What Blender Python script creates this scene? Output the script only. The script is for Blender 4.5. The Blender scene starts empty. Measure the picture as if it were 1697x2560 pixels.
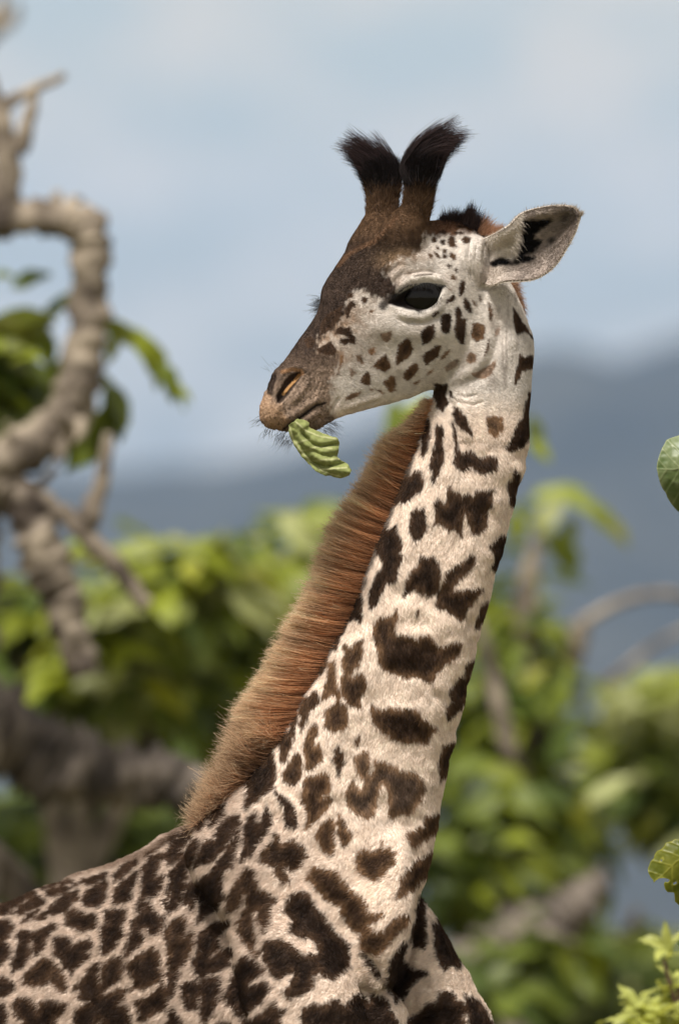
import bpy, bmesh, math, random
import numpy as np
from mathutils import Vector, Matrix, noise as mnoise

# ------------------------------------------------------------------ camera, sky, sun, exposure
scene = bpy.context.scene
C = scene.collection
rng = np.random.default_rng(7)
random.seed(7)

CAM_D, CAM_Z, FRAME_H = 15.0, 2.45, 2.05
KS = 2560.0 / FRAME_H                     # photo pixels per metre at the giraffe
cam_d = bpy.data.cameras.new('camera')
cam = bpy.data.objects.new('camera', cam_d)
C.objects.link(cam)
cam.location = (0, -CAM_D, CAM_Z)
cam.rotation_euler = (math.radians(90), 0, 0)
cam_d.sensor_fit = 'VERTICAL'
cam_d.sensor_height = 36.0
cam_d.sensor_width = 24.0
cam_d.lens = 36.0 * CAM_D / FRAME_H
cam_d.clip_start = 0.5
cam_d.clip_end = 40000
cam_d.dof.use_dof = True
cam_d.dof.focus_distance = CAM_D - 0.08
cam_d.dof.aperture_fstop = 2.4
scene.camera = cam
scene.render.resolution_x, scene.render.resolution_y = 678, 1024

SUN_EL, SUN_AZ = math.radians(60), math.radians(205)   # azimuth clockwise from +Y (north): camera side, to the left
world = bpy.data.worlds.new('World')
scene.world = world
world.use_nodes = True
wt = world.node_tree
wt.nodes.clear()
wo = wt.nodes.new('ShaderNodeOutputWorld')
bg = wt.nodes.new('ShaderNodeBackground')
sky = wt.nodes.new('ShaderNodeTexSky')
sky.sky_type = 'NISHITA'
sky.sun_disc = False
sky.sun_elevation = SUN_EL
sky.sun_rotation = SUN_AZ
sky.air_density = 1.0
sky.dust_density = 1.5
# thin bright overcast: soft cloud sheets mixed over the clear sky
tc = wt.nodes.new('ShaderNodeTexCoord')
mp = wt.nodes.new('ShaderNodeMapping')
mp.inputs['Scale'].default_value = (14, 14, 26)
mp.inputs['Rotation'].default_value = (0, 0.22, 0)
wt.links.new(tc.outputs['Generated'], mp.inputs['Vector'])
n1 = wt.nodes.new('ShaderNodeTexNoise')
n1.inputs['Scale'].default_value = 2.3
n1.inputs['Detail'].default_value = 4
n1.inputs['Roughness'].default_value = 0.5
wt.links.new(mp.outputs['Vector'], n1.inputs['Vector'])
cr = wt.nodes.new('ShaderNodeMapRange')
cr.inputs['From Min'].default_value = 0.38
cr.inputs['From Max'].default_value = 0.6
cr.inputs['To Min'].default_value = 0.32
cr.inputs['To Max'].default_value = 1.0
wt.links.new(n1.outputs['Fac'], cr.inputs['Value'])
mx = wt.nodes.new('ShaderNodeMix')
mx.data_type = 'RGBA'
mx.inputs['B'].default_value = (7.05, 6.3, 5.15, 1)
wt.links.new(cr.outputs['Result'], mx.inputs['Factor'])
wt.links.new(sky.outputs['Color'], mx.inputs['A'])
wt.links.new(mx.outputs['Result'], bg.inputs['Color'])
bg.inputs['Strength'].default_value = 0.084
wt.links.new(bg.outputs['Background'], wo.inputs['Surface'])

sun_d = bpy.data.lights.new('sun', 'SUN')
sun = bpy.data.objects.new('sun', sun_d)
C.objects.link(sun)
sun_d.energy = 3.7
sun_d.angle = math.radians(12)
sun_d.color = (1.0, 0.95, 0.87)
sdir = Vector((math.sin(SUN_AZ) * math.cos(SUN_EL), math.cos(SUN_AZ) * math.cos(SUN_EL), math.sin(SUN_EL)))
sun.rotation_euler = sdir.to_track_quat('Z', 'Y').to_euler()

scene.view_settings.view_transform = 'Standard'
scene.view_settings.look = 'None'
scene.view_settings.exposure = 0.58
scene.view_settings.gamma = 1.0
scene.view_settings.use_curve_mapping = False
scene.cycles.volume_bounces = 1
scene.cycles.max_bounces = 8
scene.cycles.transparent_max_bounces = 16
scene.cycles_curves.shape = 'RIBBONS'

# ------------------------------------------------------------------ helpers
PS = 1697.0 / 1568.0


def W(u, v, y=0.0):
    """point at depth y that the photograph shows at source pixel (u, v)"""
    k = (CAM_D + y) / CAM_D / KS
    return np.array([(u - 848.5) * k, y, CAM_Z - (v - 1280.0) * k])


def PW(p, q, y=0.0):
    return W(p * PS, q * PS, y)


def to_px(co):
    k = KS * CAM_D / (CAM_D + co[:, 1])
    return 848.5 + co[:, 0] * k, 1280.0 - (co[:, 2] - CAM_Z) * k


def hash2(ix, iy, seed):
    h = (ix.astype(np.int64) * 374761393 + iy.astype(np.int64) * 668265263 + seed * 1274126177) & 0x7fffffff
    h = ((h ^ (h >> 13)) * 1274126177) & 0x7fffffff
    h = h ^ (h >> 16)
    return (h & 0xffff) / 65535.0


def vnoise(x, y, seed=0):
    """smooth value noise, -1..1"""
    x0, y0 = np.floor(x), np.floor(y)
    fx, fy = x - x0, y - y0
    fx, fy = fx * fx * (3 - 2 * fx), fy * fy * (3 - 2 * fy)
    a, b = hash2(x0, y0, seed), hash2(x0 + 1, y0, seed)
    c, d = hash2(x0, y0 + 1, seed), hash2(x0 + 1, y0 + 1, seed)
    return ((a + (b - a) * fx) * (1 - fy) + (c + (d - c) * fx) * fy) * 2 - 1


def smooth(e0, e1, x):
    t = np.clip((x - e0) / (e1 - e0), 0, 1)
    return t * t * (3 - 2 * t)


def seg_dist(u, v, pts):
    """distance to a polyline and the parameter 0..1 along it"""
    best = np.full(u.shape, 1e9)
    par = np.zeros(u.shape)
    n = len(pts) - 1
    for i in range(n):
        (ax, ay), (bx, by) = pts[i], pts[i + 1]
        dx, dy = bx - ax, by - ay
        t = np.clip(((u - ax) * dx + (v - ay) * dy) / (dx * dx + dy * dy + 1e-9), 0, 1)
        d = np.hypot(u - ax - t * dx, v - ay - t * dy)
        m = d < best
        best[m] = d[m]
        par[m] = ((i + t) / n)[m]
    return best, par


def poly_sd(u, v, poly):
    """signed distance to a polygon, positive inside"""
    p = list(poly)
    d, _ = seg_dist(u, v, p + [p[0]])
    ins = np.zeros(u.shape, bool)
    for i in range(len(p)):
        (ax, ay), (bx, by) = p[i], p[(i + 1) % len(p)]
        if ay == by:
            continue
        m = (ay > v) != (by > v)
        xi = (bx - ax) * (v - ay) / (by - ay) + ax
        ins ^= m & (u < xi)
    return np.where(ins, d, -d)


def catmull(pts, n):
    """resample a list of vectors with a Catmull-Rom spline, n points"""
    p = np.array(pts, float)
    p = np.vstack([2 * p[0] - p[1], p, 2 * p[-1] - p[-2]])
    m = len(pts) - 1
    t = np.linspace(0, m, n)
    i = np.minimum(t.astype(int), m - 1)
    f = (t - i)[:, None]
    a, b, c, d = p[i], p[i + 1], p[i + 2], p[i + 3]
    return 0.5 * (2 * b + (c - a) * f + (2 * a - 5 * b + 4 * c - d) * f ** 2 + (3 * b - a - 3 * c + d) * f ** 3)


def link(name, data, parent=None):
    o = bpy.data.objects.new(name, data)
    C.objects.link(o)
    if parent is not None:
        o.parent = parent
    return o


def tag(o, label=None, cat=None, group=None, kind=None):
    if label:
        o['label'] = label
    if cat:
        o['category'] = cat
    if group:
        o['group'] = group
    if kind:
        o['kind'] = kind
    return o


def mesh_from(name, verts, faces, mat=None, smooth_shade=True):
    me = bpy.data.meshes.new(name)
    me.from_pydata([tuple(v) for v in verts], [], [tuple(f) for f in faces])
    if smooth_shade:
        me.polygons.foreach_set('use_smooth', [True] * len(me.polygons))
    if mat:
        me.materials.append(mat)
    me.update()
    return me


def ring_faces(nr, ns, off=0, cap=True):
    f = []
    for i in range(nr - 1):
        for j in range(ns):
            a, b = i * ns + j, i * ns + (j + 1) % ns
            f.append((off + a, off + b, off + b + ns, off + a + ns))
    if cap:
        f.append(tuple(off + j for j in range(ns))[::-1])
        f.append(tuple(off + (nr - 1) * ns + j for j in range(ns)))
    return f


def tube(pts, radii, ns=12, n=None, bump=0.0, seed=0, squash=1.0):
    """tapered tube through pts; returns verts, faces"""
    n = n or len(pts) * 5
    q = catmull([tuple(p) + (r,) for p, r in zip(pts, radii)], n)
    c, r = q[:, :3], np.maximum(q[:, 3], 1e-4)
    t = np.gradient(c, axis=0)
    t /= np.linalg.norm(t, axis=1)[:, None] + 1e-12
    ref = np.array([0.13, 1.0, 0.05])
    a = np.cross(t, ref)
    a /= np.linalg.norm(a, axis=1)[:, None]
    b = np.cross(t, a)
    th = np.linspace(0, 2 * np.pi, ns, endpoint=False)
    rr = r[:, None] * np.ones(ns)[None]
    if bump:
        i, j = np.meshgrid(np.arange(n), np.arange(ns), indexing='ij')
        rr = rr * (1 + bump * vnoise(i * 0.45 + seed, np.abs(j - ns / 2) * 0.9, seed) + 0.5 * bump * vnoise(i * 1.1, np.abs(j - ns / 2) * 1.7, seed + 5))
    v = c[:, None] + rr[..., None] * (np.cos(th)[None, :, None] * a[:, None] + squash * np.sin(th)[None, :, None] * b[:, None])
    return v.reshape(-1, 3), ring_faces(n, ns)


def principled(name, col=(0.5, 0.5, 0.5), rough=0.6, spec=0.3):
    m = bpy.data.materials.new(name)
    m.use_nodes = True
    b = m.node_tree.nodes['Principled BSDF']
    b.inputs['Base Color'].default_value = (*col, 1)
    b.inputs['Roughness'].default_value = rough
    b.inputs['Specular IOR Level'].default_value = spec
    return m, m.node_tree, b

# ------------------------------------------------------------------ coat markings: each block is (u0, v0, zoom, edge roughness, [(tone, outline), ...])
Z3 = 3.004
SPOTS = [
 (840, 940, Z3, 1.0, [  # neck below the jaw
  (0, [(735,60),(825,60),(822,160),(828,215),(800,262),(765,250),(745,200),(733,140)]),
  (0, [(845,105),(862,120),(868,160),(852,165)]),
  (0, [(700,315),(707,400),(700,500),(680,560),(655,602),(640,590),(650,520),(648,470),(665,390),(685,335)]),
  (0, [(750,350),(770,375),(790,370),(805,430),(790,490),(808,570),(805,650),(775,690),(765,750),(735,800),(712,785),(720,720),(705,670),(718,600),(745,500),(750,430)]),
  (0, [(875,345),(890,375),(905,470),(915,545),(945,575),(980,560),(1030,565),(1060,605),(1110,610),(1185,600),(1210,650),(1195,700),(1130,735),(1060,715),(1000,680),(940,705),(900,685),(880,650),(893,590),(890,500),(870,420),(862,360)]),
  (0, [(880,232),(905,240),(960,300),(985,360),(1005,390),(1018,440),(970,415),(925,375),(890,345),(875,290)]),
  (1.2, [(1125,315),(1200,300),(1245,310),(1250,390),(1215,440),(1180,455),(1150,410),(1115,350)]),
  (0, [(1458,90),(1460,230),(1460,430),(1410,500),(1340,540),(1300,560),(1270,530),(1320,470),(1350,380),(1395,300),(1420,220)]),
  (0, [(1345,700),(1380,730),(1385,790),(1350,880),(1330,960),(1300,950),(1305,890),(1280,820),(1320,770)]),
  (0, [(640,705),(655,760),(665,810),(650,850),(590,890),(540,930),(490,965),(480,925),(445,965),(430,920),(470,850),(535,720),(565,745),(600,710)]),
  (0, [(655,980),(665,1050),(685,1160),(660,1185),(600,1250),(585,1220),(550,1170),(548,1080),(560,1020),(600,985),(620,1000)]),
  (.2, [(840,825),(870,840),(890,870),(920,865),(945,895),(990,880),(1020,900),(1060,860),(1130,850),(1188,850),(1180,910),(1175,980),(1130,1000),(1135,1060),(1130,1130),(1090,1165),(1030,1190),(1010,1130),(980,1050),(960,1020),(950,1100),(945,1205),(920,1180),(880,1150),(840,1160),(810,1120),(760,1100),(740,1115),(745,1040),(730,950),(765,920),(800,960),(830,940)]),
  (0, [(455,1110),(465,1180),(490,1240),(495,1290),(460,1330),(500,1345),(490,1390),(465,1440),(460,1530),(410,1560),(380,1540),(350,1600),(330,1640),(300,1720),(270,1750),(250,1700),(255,1622),(280,1550),(310,1480),(345,1440),(355,1390),(310,1330),(310,1290),(300,1240),(335,1180),(385,1120),(410,1150)]),
  (.2, [(635,1345),(690,1360),(735,1350),(765,1400),(780,1500),(770,1600),(740,1640),(690,1650),(640,1625),(600,1595),(560,1610),(510,1650),(500,1635),(520,1560),(555,1480),(610,1420)]),
  (.3, [(1010,1330),(1045,1360),(1030,1420),(980,1480),(930,1520),(890,1580),(880,1620),(910,1615),(980,1600),(1040,1590),(1100,1600),(1050,1650),(1010,1720),(970,1770),(960,1820),(935,1835),(890,1800),(860,1785),(820,1745),(770,1750),(745,1710),(760,1630),(775,1600),(800,1540),(820,1470),(880,1440),(950,1390)]),
  (0, [(1290,1180),(1275,1270),(1250,1350),(1220,1410),(1190,1455),(1160,1440),(1185,1400),(1190,1330),(1150,1280),(1190,1230),(1240,1200)]),
 ]),
 (740, 1460, Z3, 1.2, [  # middle of the neck
  (0, [(430,50),(470,10),(490,20),(495,120),(500,240),(490,280),(450,260),(400,280),(380,310),(390,220),(400,150)]),
  (0, [(380,230),(385,270),(370,350),(340,400),(290,500),(275,480),(290,430),(320,340)]),
  (.5, [(500,390),(500,540),(470,610),(430,650),(400,690),(425,695),(480,670),(520,685),(540,730),(530,770),(500,820),(485,870),(490,930),(450,930),(400,900),(360,850),(340,790),(335,700),(360,660),(345,580),(365,520),(355,460),(420,475),(450,440)]),
  (.6, [(755,190),(755,260),(745,330),(735,370),(780,380),(830,375),(880,395),(910,420),(940,380),(1000,380),(1050,440),(1080,470),(1150,450),(1200,430),(1250,450),(1240,500),(1180,560),(1100,620),(1050,680),(1020,740),(985,730),(940,710),(880,690),(830,715),(770,690),(700,660),(640,620),(610,570),(620,520),(605,460),(575,380),(585,300),(640,240),(700,245),(730,220)]),
  (.6, [(565,890),(600,925),(640,940),(700,925),(760,935),(820,930),(890,935),(930,960),(945,1010),(1000,1050),(1055,1065),(1040,1110),(1000,1150),(985,1195),(920,1185),(850,1200),(760,1180),(690,1140),(630,1090),(590,1050),(555,980)]),
  (.3, [(1445,110),(1430,200),(1400,280),(1340,330),(1335,300),(1375,230),(1390,150)]),
  (.3, [(1340,550),(1320,650),(1300,750),(1285,850),(1240,920),(1180,980),(1140,1030),(1125,970),(1160,880),(1145,810),(1190,760),(1215,700),(1270,690),(1270,610)]),
  (.4, [(1215,1170),(1195,1260),(1170,1360),(1120,1450),(1075,1480),(1080,1410),(1065,1340),(1090,1270),(1110,1210)]),
  (.2, [(210,550),(240,560),(240,610),(210,660),(180,680),(170,630),(160,600)]),
  (.7, [(285,565),(300,600),(300,680),(310,740),(320,800),(340,870),(375,930),(390,1000),(380,1060),(340,1090),(300,1115),(240,1100),(210,1060),(225,1010),(220,950),(260,920),(310,890),(300,830),(260,830),(200,870),(205,800),(230,740),(240,660),(250,600)]),
  (.3, [(145,790),(165,810),(170,880),(140,930),(100,960),(70,1020),(35,1110),(25,1060),(40,990),(35,900),(60,850),(90,850),(115,830)]),
  (.7, [(160,1040),(160,1130),(130,1180),(125,1230),(180,1190),(205,1270),(195,1330),(150,1360),(100,1395),(70,1390),(75,1330),(55,1260),(60,1190),(100,1090),(130,1050)]),
  (.5, [(470,1130),(475,1170),(460,1220),(435,1180),(450,1150)]),
  (.2, [(310,1200),(330,1230),(360,1270),(360,1340),(340,1400),(325,1440),(300,1350),(270,1310),(300,1280)]),
  (.3, [(905,190),(920,200),(908,240),(898,215)]),
 ]),
 (540, 1750, Z3, 1.3, [  # base of the neck
  (.1, [(600,90),(610,140),(590,240),(570,340),(540,400),(515,475),(475,450),(485,400),(480,350),(440,280),(460,210),(500,200),(530,240),(540,275),(560,180)]),
  (.1, [(345,405),(360,450),(375,400),(380,340),(420,335),(430,400),(440,480),(450,570),(440,650),(390,700),(330,740),(270,780),(235,830),(230,760),(245,690),(240,610),(200,590),(215,520),(260,450),(320,410)]),
  (.4, [(620,385),(640,440),(650,520),(640,580),(600,635),(540,620),(500,570),(520,520),(555,450)]),
  (.8, [(800,535),(850,560),(865,640),(850,690),(800,720),(870,735),(840,820),(780,880),(720,930),(715,960),(675,970),(690,880),(670,800),(650,720),(655,620),(680,560),(720,570)]),
  (.8, [(860,870),(885,900),(885,970),(900,1080),(885,1170),(845,1150),(790,1110),(750,1040),(750,1000),(790,930)]),
  (.8, [(915,845),(950,890),(980,950),(1020,1000),(1000,1060),(960,1105),(930,1060),(915,980)]),
  (1.4, [(1110,370),(1140,400),(1155,480),(1140,540),(1165,560),(1190,520),(1190,440),(1250,465),(1310,490),(1350,500),(1420,540),(1500,545),(1550,590),(1565,640),(1545,720),(1500,800),(1440,860),(1380,860),(1300,875),(1290,800),(1295,720),(1280,640),(1245,625),(1220,700),(1200,780),(1180,880),(1140,890),(1080,860),(1010,830),(985,770),(980,690),(1000,640),(1030,600),(1060,650),(1090,670),(1115,640),(1105,590),(1075,560),(1040,510),(1040,440),(1065,400)]),
  (0, [(440,690),(490,710),(545,740),(590,800),(610,880),(605,960),(540,940),(525,880),(510,800),(470,740)]),
  (-.1, [(385,790),(410,860),(430,910),(400,970),(360,1030),(310,1100),(260,1170),(185,1225),(200,1150),(225,1050),(210,940),(260,880),(300,840),(325,860),(320,960),(345,900),(360,840)]),
  (.3, [(440,1000),(480,1020),(490,1090),(520,1070),(580,1050),(640,1070),(680,1130),(685,1180),(650,1240),(580,1290),(530,1250),(510,1240),(530,1310),(545,1350),(500,1370),(460,1330),(445,1270),(390,1230),(330,1220),(350,1150),(400,1090),(440,1060)]),
  (1.0, [(1240,1065),(1265,1110),(1310,1120),(1350,1160),(1350,1200),(1310,1260),(1270,1290),(1240,1360),(1180,1360),(1110,1320),(1065,1270),(1050,1200),(1080,1140),(1120,1110),(1170,1130),(1215,1120)]),
 ]),
 (720, 2030, Z3, 1.4, [  # chest
  (.9, [(170,450),(210,415),(280,440),(370,450),(430,530),(480,590),(540,630),(590,690),(600,740),(620,770),(700,760),(720,780),(650,820),(600,850),(660,900),(720,890),(780,830),(820,785),(890,775),(905,800),(870,860),(820,910),(770,970),(740,1030),(690,1080),(620,1050),(545,1020),(545,950),(560,915),(500,900),(460,860),(440,810),(405,760),(410,700),(340,680),(270,640),(230,570),(150,500)]),
  (.6, [(895,145),(960,130),(1010,100),(1030,40),(1100,10),(1150,10),(1140,80),(1100,160),(1040,190),(990,230),(940,250),(910,225),(890,180)]),
  (.6, [(1085,280),(1075,350),(1060,420),(1045,470),(1000,500),(960,560),(900,600),(850,640),(820,640),(840,570),(860,480),(920,390),(980,350),(1030,330)]),
  (-.2, [(995,610),(1020,640),(1020,700),(1040,850),(1055,950),(1030,1025),(980,1010),(930,980),(935,890),(965,780),(970,690)]),
  (0, [(1095,730),(1160,830),(1210,950),(1260,1060),(1310,1190),(1230,1160),(1180,1190),(1150,1150),(1130,1090),(1110,1000),(1095,900),(1105,820)]),
  (-.3, [(880,960),(895,1010),(870,1070),(870,1130),(900,1150),(950,1185),(1030,1200),(1055,1215),(1000,1240),(950,1290),(900,1350),(850,1420),(810,1440),(775,1370),(755,1290),(765,1180),(780,1100),(830,1020)]),
  (-.3, [(560,1050),(620,1110),(665,1160),(690,1210),(695,1260),(650,1230),(625,1180),(600,1120)]),
  (.1, [(120,1480),(190,1440),(260,1450),(330,1410),(390,1420),(420,1470),(450,1440),(500,1385),(560,1375),(610,1430),(650,1370),(720,1400),(770,1450),(790,1500),(830,1560),(840,1640),(120,1640),(105,1550)]),
  (.1, [(1180,1340),(1240,1350),(1270,1420),(1330,1440),(1340,1500),(1330,1560),(1340,1640),(870,1640),(900,1560),(960,1540),(1010,1490),(1050,1440),(1120,1430),(1130,1370)]),
  (0, [(1345,1370),(1420,1420),(1480,1500),(1540,1640),(1370,1640),(1350,1540),(1330,1430)]),
 ]),
 (300, 2030, Z3, 1.5, [  # shoulder
  (.1, [(1300,620),(1390,600),(1440,640),(1480,710),(1540,790),(1590,850),(1600,890),(1670,950),(1735,1010),(1725,1100),(1735,1150),(1690,1210),(1610,1255),(1530,1240),(1500,1190),(1460,1220),(1450,1310),(1380,1370),(1280,1395),(1230,1340),(1290,1300),(1310,1240),(1290,1200),(1190,1250),(1130,1200),(1090,1120),(1080,1040),(1110,970),(1150,965),(1230,970),(1290,1010),(1380,1080),(1440,1080),(1490,1060),(1480,990),(1430,950),(1340,930),(1280,900),(1300,830),(1290,780),(1230,740),(1250,690)]),
  (.2, [(960,420),(1010,420),(1030,500),(1050,570),(1110,600),(1180,660),(1140,700),(1120,760),(1135,840),(1080,910),(1060,850),(1050,770),(1040,720),(1000,740),(1010,830),(1030,920),(1025,1000),(1040,1080),(1000,1040),(940,970),(900,900),(890,820),(930,760),(960,690),(950,650),(950,590),(920,630),(910,700),(820,750),(810,680),(830,600),(880,520),(930,470)]),
  (-.1, [(900,150),(880,260),(870,340),(840,420),(780,440),(780,560),(770,650),(740,720),(690,760),(630,800),(590,830),(600,770),(610,690),(590,640),(560,720),(530,750),(525,680),(490,690),(485,620),(510,540),(560,520),(620,490),(690,450),(740,370),(800,300),(850,210)]),
  (-.1, [(890,20),(920,60),(880,130),(830,200),(790,270),(740,330),(680,370),(610,390),(560,430),(560,380),(600,310),(630,230),(690,200),(720,210),(740,130),(800,60),(850,30)]),
  (-.1, [(590,200),(610,230),(580,310),(550,370),(530,450),(490,560),(480,660),(440,730),(370,760),(370,690),(385,600),(350,720),(335,690),(360,590),(390,490),(370,480),(430,390),(480,330),(500,270),(550,230)]),
  (-.1, [(560,110),(560,150),(520,220),(480,270),(460,330),(420,380),(370,420),(360,370),(340,340),(380,260),(430,200),(480,140)]),
  (0, [(690,0),(660,70),(610,130),(580,140),(600,80),(640,20),(670,-60),(710,-60)]),
  (0, [(720,-60),(800,-60),(790,10),(700,100),(680,100),(710,30)]),
  (-.1, [(310,310),(320,350),(300,420),(270,480),(330,490),(320,560),(290,620),(230,640),(160,640),(175,560),(180,470),(200,390),(230,330)]),
  (0, [(250,700),(300,770),(335,800),(330,860),(290,910),(240,910),(200,860),(180,890),(185,960),(140,1010),(90,1050),(50,1080),(60,1000),(90,930),(110,820),(160,740)]),
  (0, [(140,690),(180,650),(240,680),(200,710),(140,745)]),
  (.2, [(420,790),(480,780),(510,830),(500,900),(480,950),(500,960),(540,890),(565,900),(560,980),(520,1050),(510,1130),(440,1180),(390,1190),(365,1130),(370,1050),(360,960),(350,900),(380,840)]),
  (0, [(700,840),(830,810),(830,850),(760,900),(750,960),(760,1000),(700,1070),(690,1100),(760,1050),(850,1010),(865,1060),(820,1110),(850,1140),(770,1190),(680,1200),(620,1240),(580,1200),(550,1130),(590,1080),(590,1000),(600,920)]),
  (0, [(930,1080),(990,1090),(1060,1140),(1090,1180),(1060,1220),(1000,1250),(970,1310),(1030,1290),(1090,1270),(1150,1330),(1080,1380),(1060,1430),(990,1470),(930,1530),(880,1520),(870,1470),(810,1450),(805,1380),(840,1290),(860,1180),(900,1120)]),
  (0, [(580,1260),(610,1300),(620,1260),(700,1240),(750,1240),(770,1280),(760,1340),(740,1410),(710,1480),(670,1560),(640,1600),(625,1560),(620,1480),(610,1350),(590,1400),(600,1470),(530,1490),(490,1440),(500,1380),(470,1320),(510,1270)]),
  (.2, [(250,1010),(290,1060),(310,1100),(320,1180),(335,1260),(250,1300),(170,1320),(100,1330),(120,1260),(60,1180),(60,1140),(130,1080),(200,1050)]),
  (.1, [(340,1270),(360,1340),(365,1430),(350,1490),(280,1500),(200,1560),(150,1560),(160,1500),(120,1440),(140,1400),(210,1400),(280,1340)]),
  (0, [(370,1210),(460,1200),(440,1270),(430,1350),(390,1390),(365,1360),(365,1280)]),
  (0, [(390,1500),(420,1470),(460,1560),(480,1640),(360,1640),(365,1560)]),
  (.1, [(1170,1420),(1190,1470),(1250,1480),(1210,1540),(1240,1640),(930,1640),(920,1560),(980,1550),(1060,1510),(1130,1480)]),
  (.1, [(740,1570),(820,1580),(890,1640),(700,1640)]),
 ]),
 (0, 2030, Z3, 1.5, [  # flank
  (0, [(0,720),(60,670),(150,630),(230,600),(300,590),(250,630),(170,690),(100,720),(90,760),(30,770),(-40,770),(-40,720)]),
  (0, [(130,750),(160,710),(220,660),(300,630),(370,660),(360,690),(280,710),(200,750),(130,770)]),
  (0, [(350,600),(420,570),(500,545),(555,570),(500,610),(420,635),(370,625)]),
  (0, [(330,575),(400,545),(480,518),(580,505),(560,525),(470,545),(390,568)]),
  (0, [(600,580),(610,630),(560,690),(500,740),(430,770),(380,770),(340,810),(290,815),(280,790),(340,750),(400,700),(480,640),(540,600)]),
  (0, [(310,730),(270,780),(220,820),(180,835),(190,800),(240,760)]),
  (0, [(590,540),(640,505),(730,475),(830,445),(820,490),(740,520),(680,550),(650,530)]),
  (0, [(720,560),(810,500),(830,560),(810,600),(820,630),(780,690),(720,710),(660,710),(640,670),(630,640),(670,600)]),
  (0, [(860,480),(940,410),(1050,340),(1060,370),(1000,430),(930,480),(880,520)]),
  (0, [(1050,430),(1030,520),(1000,590),(1000,650),(940,680),(870,680),(870,630),(890,560),(960,500),(1010,450)]),
  (0, [(1100,325),(1190,260),(1270,200),(1340,150),(1320,190),(1230,260),(1180,290)]),
  (.1, [(580,730),(650,760),(720,760),(740,800),(720,860),(660,890),(590,880),(550,850),(500,860),(500,800),(520,750)]),
  (0, [(900,720),(970,720),(950,790),(930,850),(930,930),(890,960),(880,1020),(820,1060),(760,1060),(780,990),(775,910),(760,870),(830,830),(790,790),(800,740)]),
  (0, [(0,810),(90,800),(120,850),(100,900),(90,950),(30,960),(-40,950),(-40,810)]),
  (0, [(0,965),(60,965),(95,1000),(90,1050),(50,1120),(30,1150),(-40,1150),(-40,965)]),
  (0, [(150,900),(220,880),(270,910),(330,870),(430,830),(430,870),(380,920),(350,970),(340,1020),(280,1080),(265,1040),(260,970),(240,970),(240,1050),(210,1110),(180,1160),(110,1200),(110,1140),(140,1050),(150,970)]),
  (0, [(420,950),(480,930),(550,950),(540,1010),(600,970),(690,950),(710,1010),(640,1050),(690,1080),(640,1130),(590,1160),(550,1210),(500,1170),(470,1110),(410,1060)]),
  (.2, [(350,1090),(420,1130),(460,1180),(490,1240),(515,1310),(500,1360),(440,1310),(390,1290),(390,1200),(370,1290),(310,1290),(260,1310),(240,1290),(180,1290),(185,1240),(250,1170),(310,1110)]),
  (.1, [(760,1130),(740,1200),(745,1270),(770,1290),(770,1220),(790,1150),(850,1100),(915,1080),(920,1170),(920,1240),(850,1300),(770,1370),(840,1350),(900,1330),(960,1330),(940,1390),(900,1450),(960,1450),(990,1520),(1000,1640),(790,1640),(790,1560),(740,1560),(730,1640),(580,1640),(570,1500),(650,1450),(690,1420),(590,1400),(620,1350),(560,1310),(620,1270),(660,1210),(700,1150)]),
  (.1, [(130,1400),(180,1390),(230,1400),(270,1440),(290,1500),(310,1430),(380,1410),(450,1430),(520,1440),(480,1500),(430,1550),(420,1640),(200,1640),(190,1560),(130,1520),(110,1450)]),
  (0, [(0,1230),(60,1240),(120,1290),(110,1340),(50,1370),(0,1390),(-40,1390),(-40,1230)]),
  (0, [(-40,1430),(40,1440),(60,1500),(50,1640),(-40,1640)]),
 ]),
 (960, 560, 4, .45, [  # cheek
  (-.2, [(770,550),(795,590),(800,650),(775,710),(755,725),(735,690),(745,610)]),
  (-.2, [(610,800),(615,760),(660,720),(700,705),(705,750),(660,785)]),
  (-.2, [(800,735),(840,780),(860,830),(870,880),(845,885),(800,850),(780,790),(785,750)]),
  (0, [(725,820),(760,850),(765,950),(800,940),(815,960),(805,1030),(800,1130),(795,1200),(770,1210),(735,1180),(705,1140),(700,1070),(690,1050),(705,990),(700,900),(705,850)]),
  (-.2, [(590,895),(650,890),(668,920),(665,1000),(650,1080),(620,1100),(565,1080),(558,1040),(555,960),(565,920)]),
  (-.1, [(495,1000),(500,1080),(490,1140),(430,1190),(375,1215),(365,1150),(360,1090),(400,1030),(460,1010)]),
  (.6, [(880,1000),(940,985),(995,1010),(1005,1080),(985,1150),(920,1175),(870,1150),(860,1080),(870,1040)]),
  (.3, [(1040,780),(1065,820),(1078,900),(1060,970),(1045,940),(1035,860)]),
  (.3, [(1035,1150),(1045,1200),(1030,1270),(985,1345),(1005,1280),(1020,1210)]),
  (.3, [(940,705),(965,740),(965,785),(945,765)]),
  (2.2, [(870,740),(900,780),(918,825),(905,830),(880,790)]),
  (.5, [(225,1140),(260,1170),(285,1240),(270,1300),(210,1350),(125,1415),(105,1380),(120,1280),(135,1210),(190,1165)]),
  (.3, [(500,1210),(570,1215),(555,1270),(540,1320),(480,1360),(420,1410),(385,1370),(375,1320),(430,1270),(480,1240)]),
  (1.5, [(655,1255),(630,1300),(590,1345),(555,1365),(565,1320),(600,1280)]),
  (.6, [(290,1390),(330,1400),(335,1450),(290,1520),(230,1570),(180,1540),(190,1480),(240,1430)]),
  (1.5, [(490,1445),(470,1480),(420,1515),(430,1485)]),
  (1.8, [(820,1310),(860,1285),(910,1310),(910,1360),(860,1400),(815,1380)]),
  (3.2, [(600,1430),(650,1380),(720,1340),(745,1370),(700,1430),(620,1480)]),
  (2.2, [(1110,1355),(1115,1420),(1080,1490),(1010,1540),(940,1550),(880,1520),(860,1490),(960,1460),(1050,1400)]),
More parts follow.
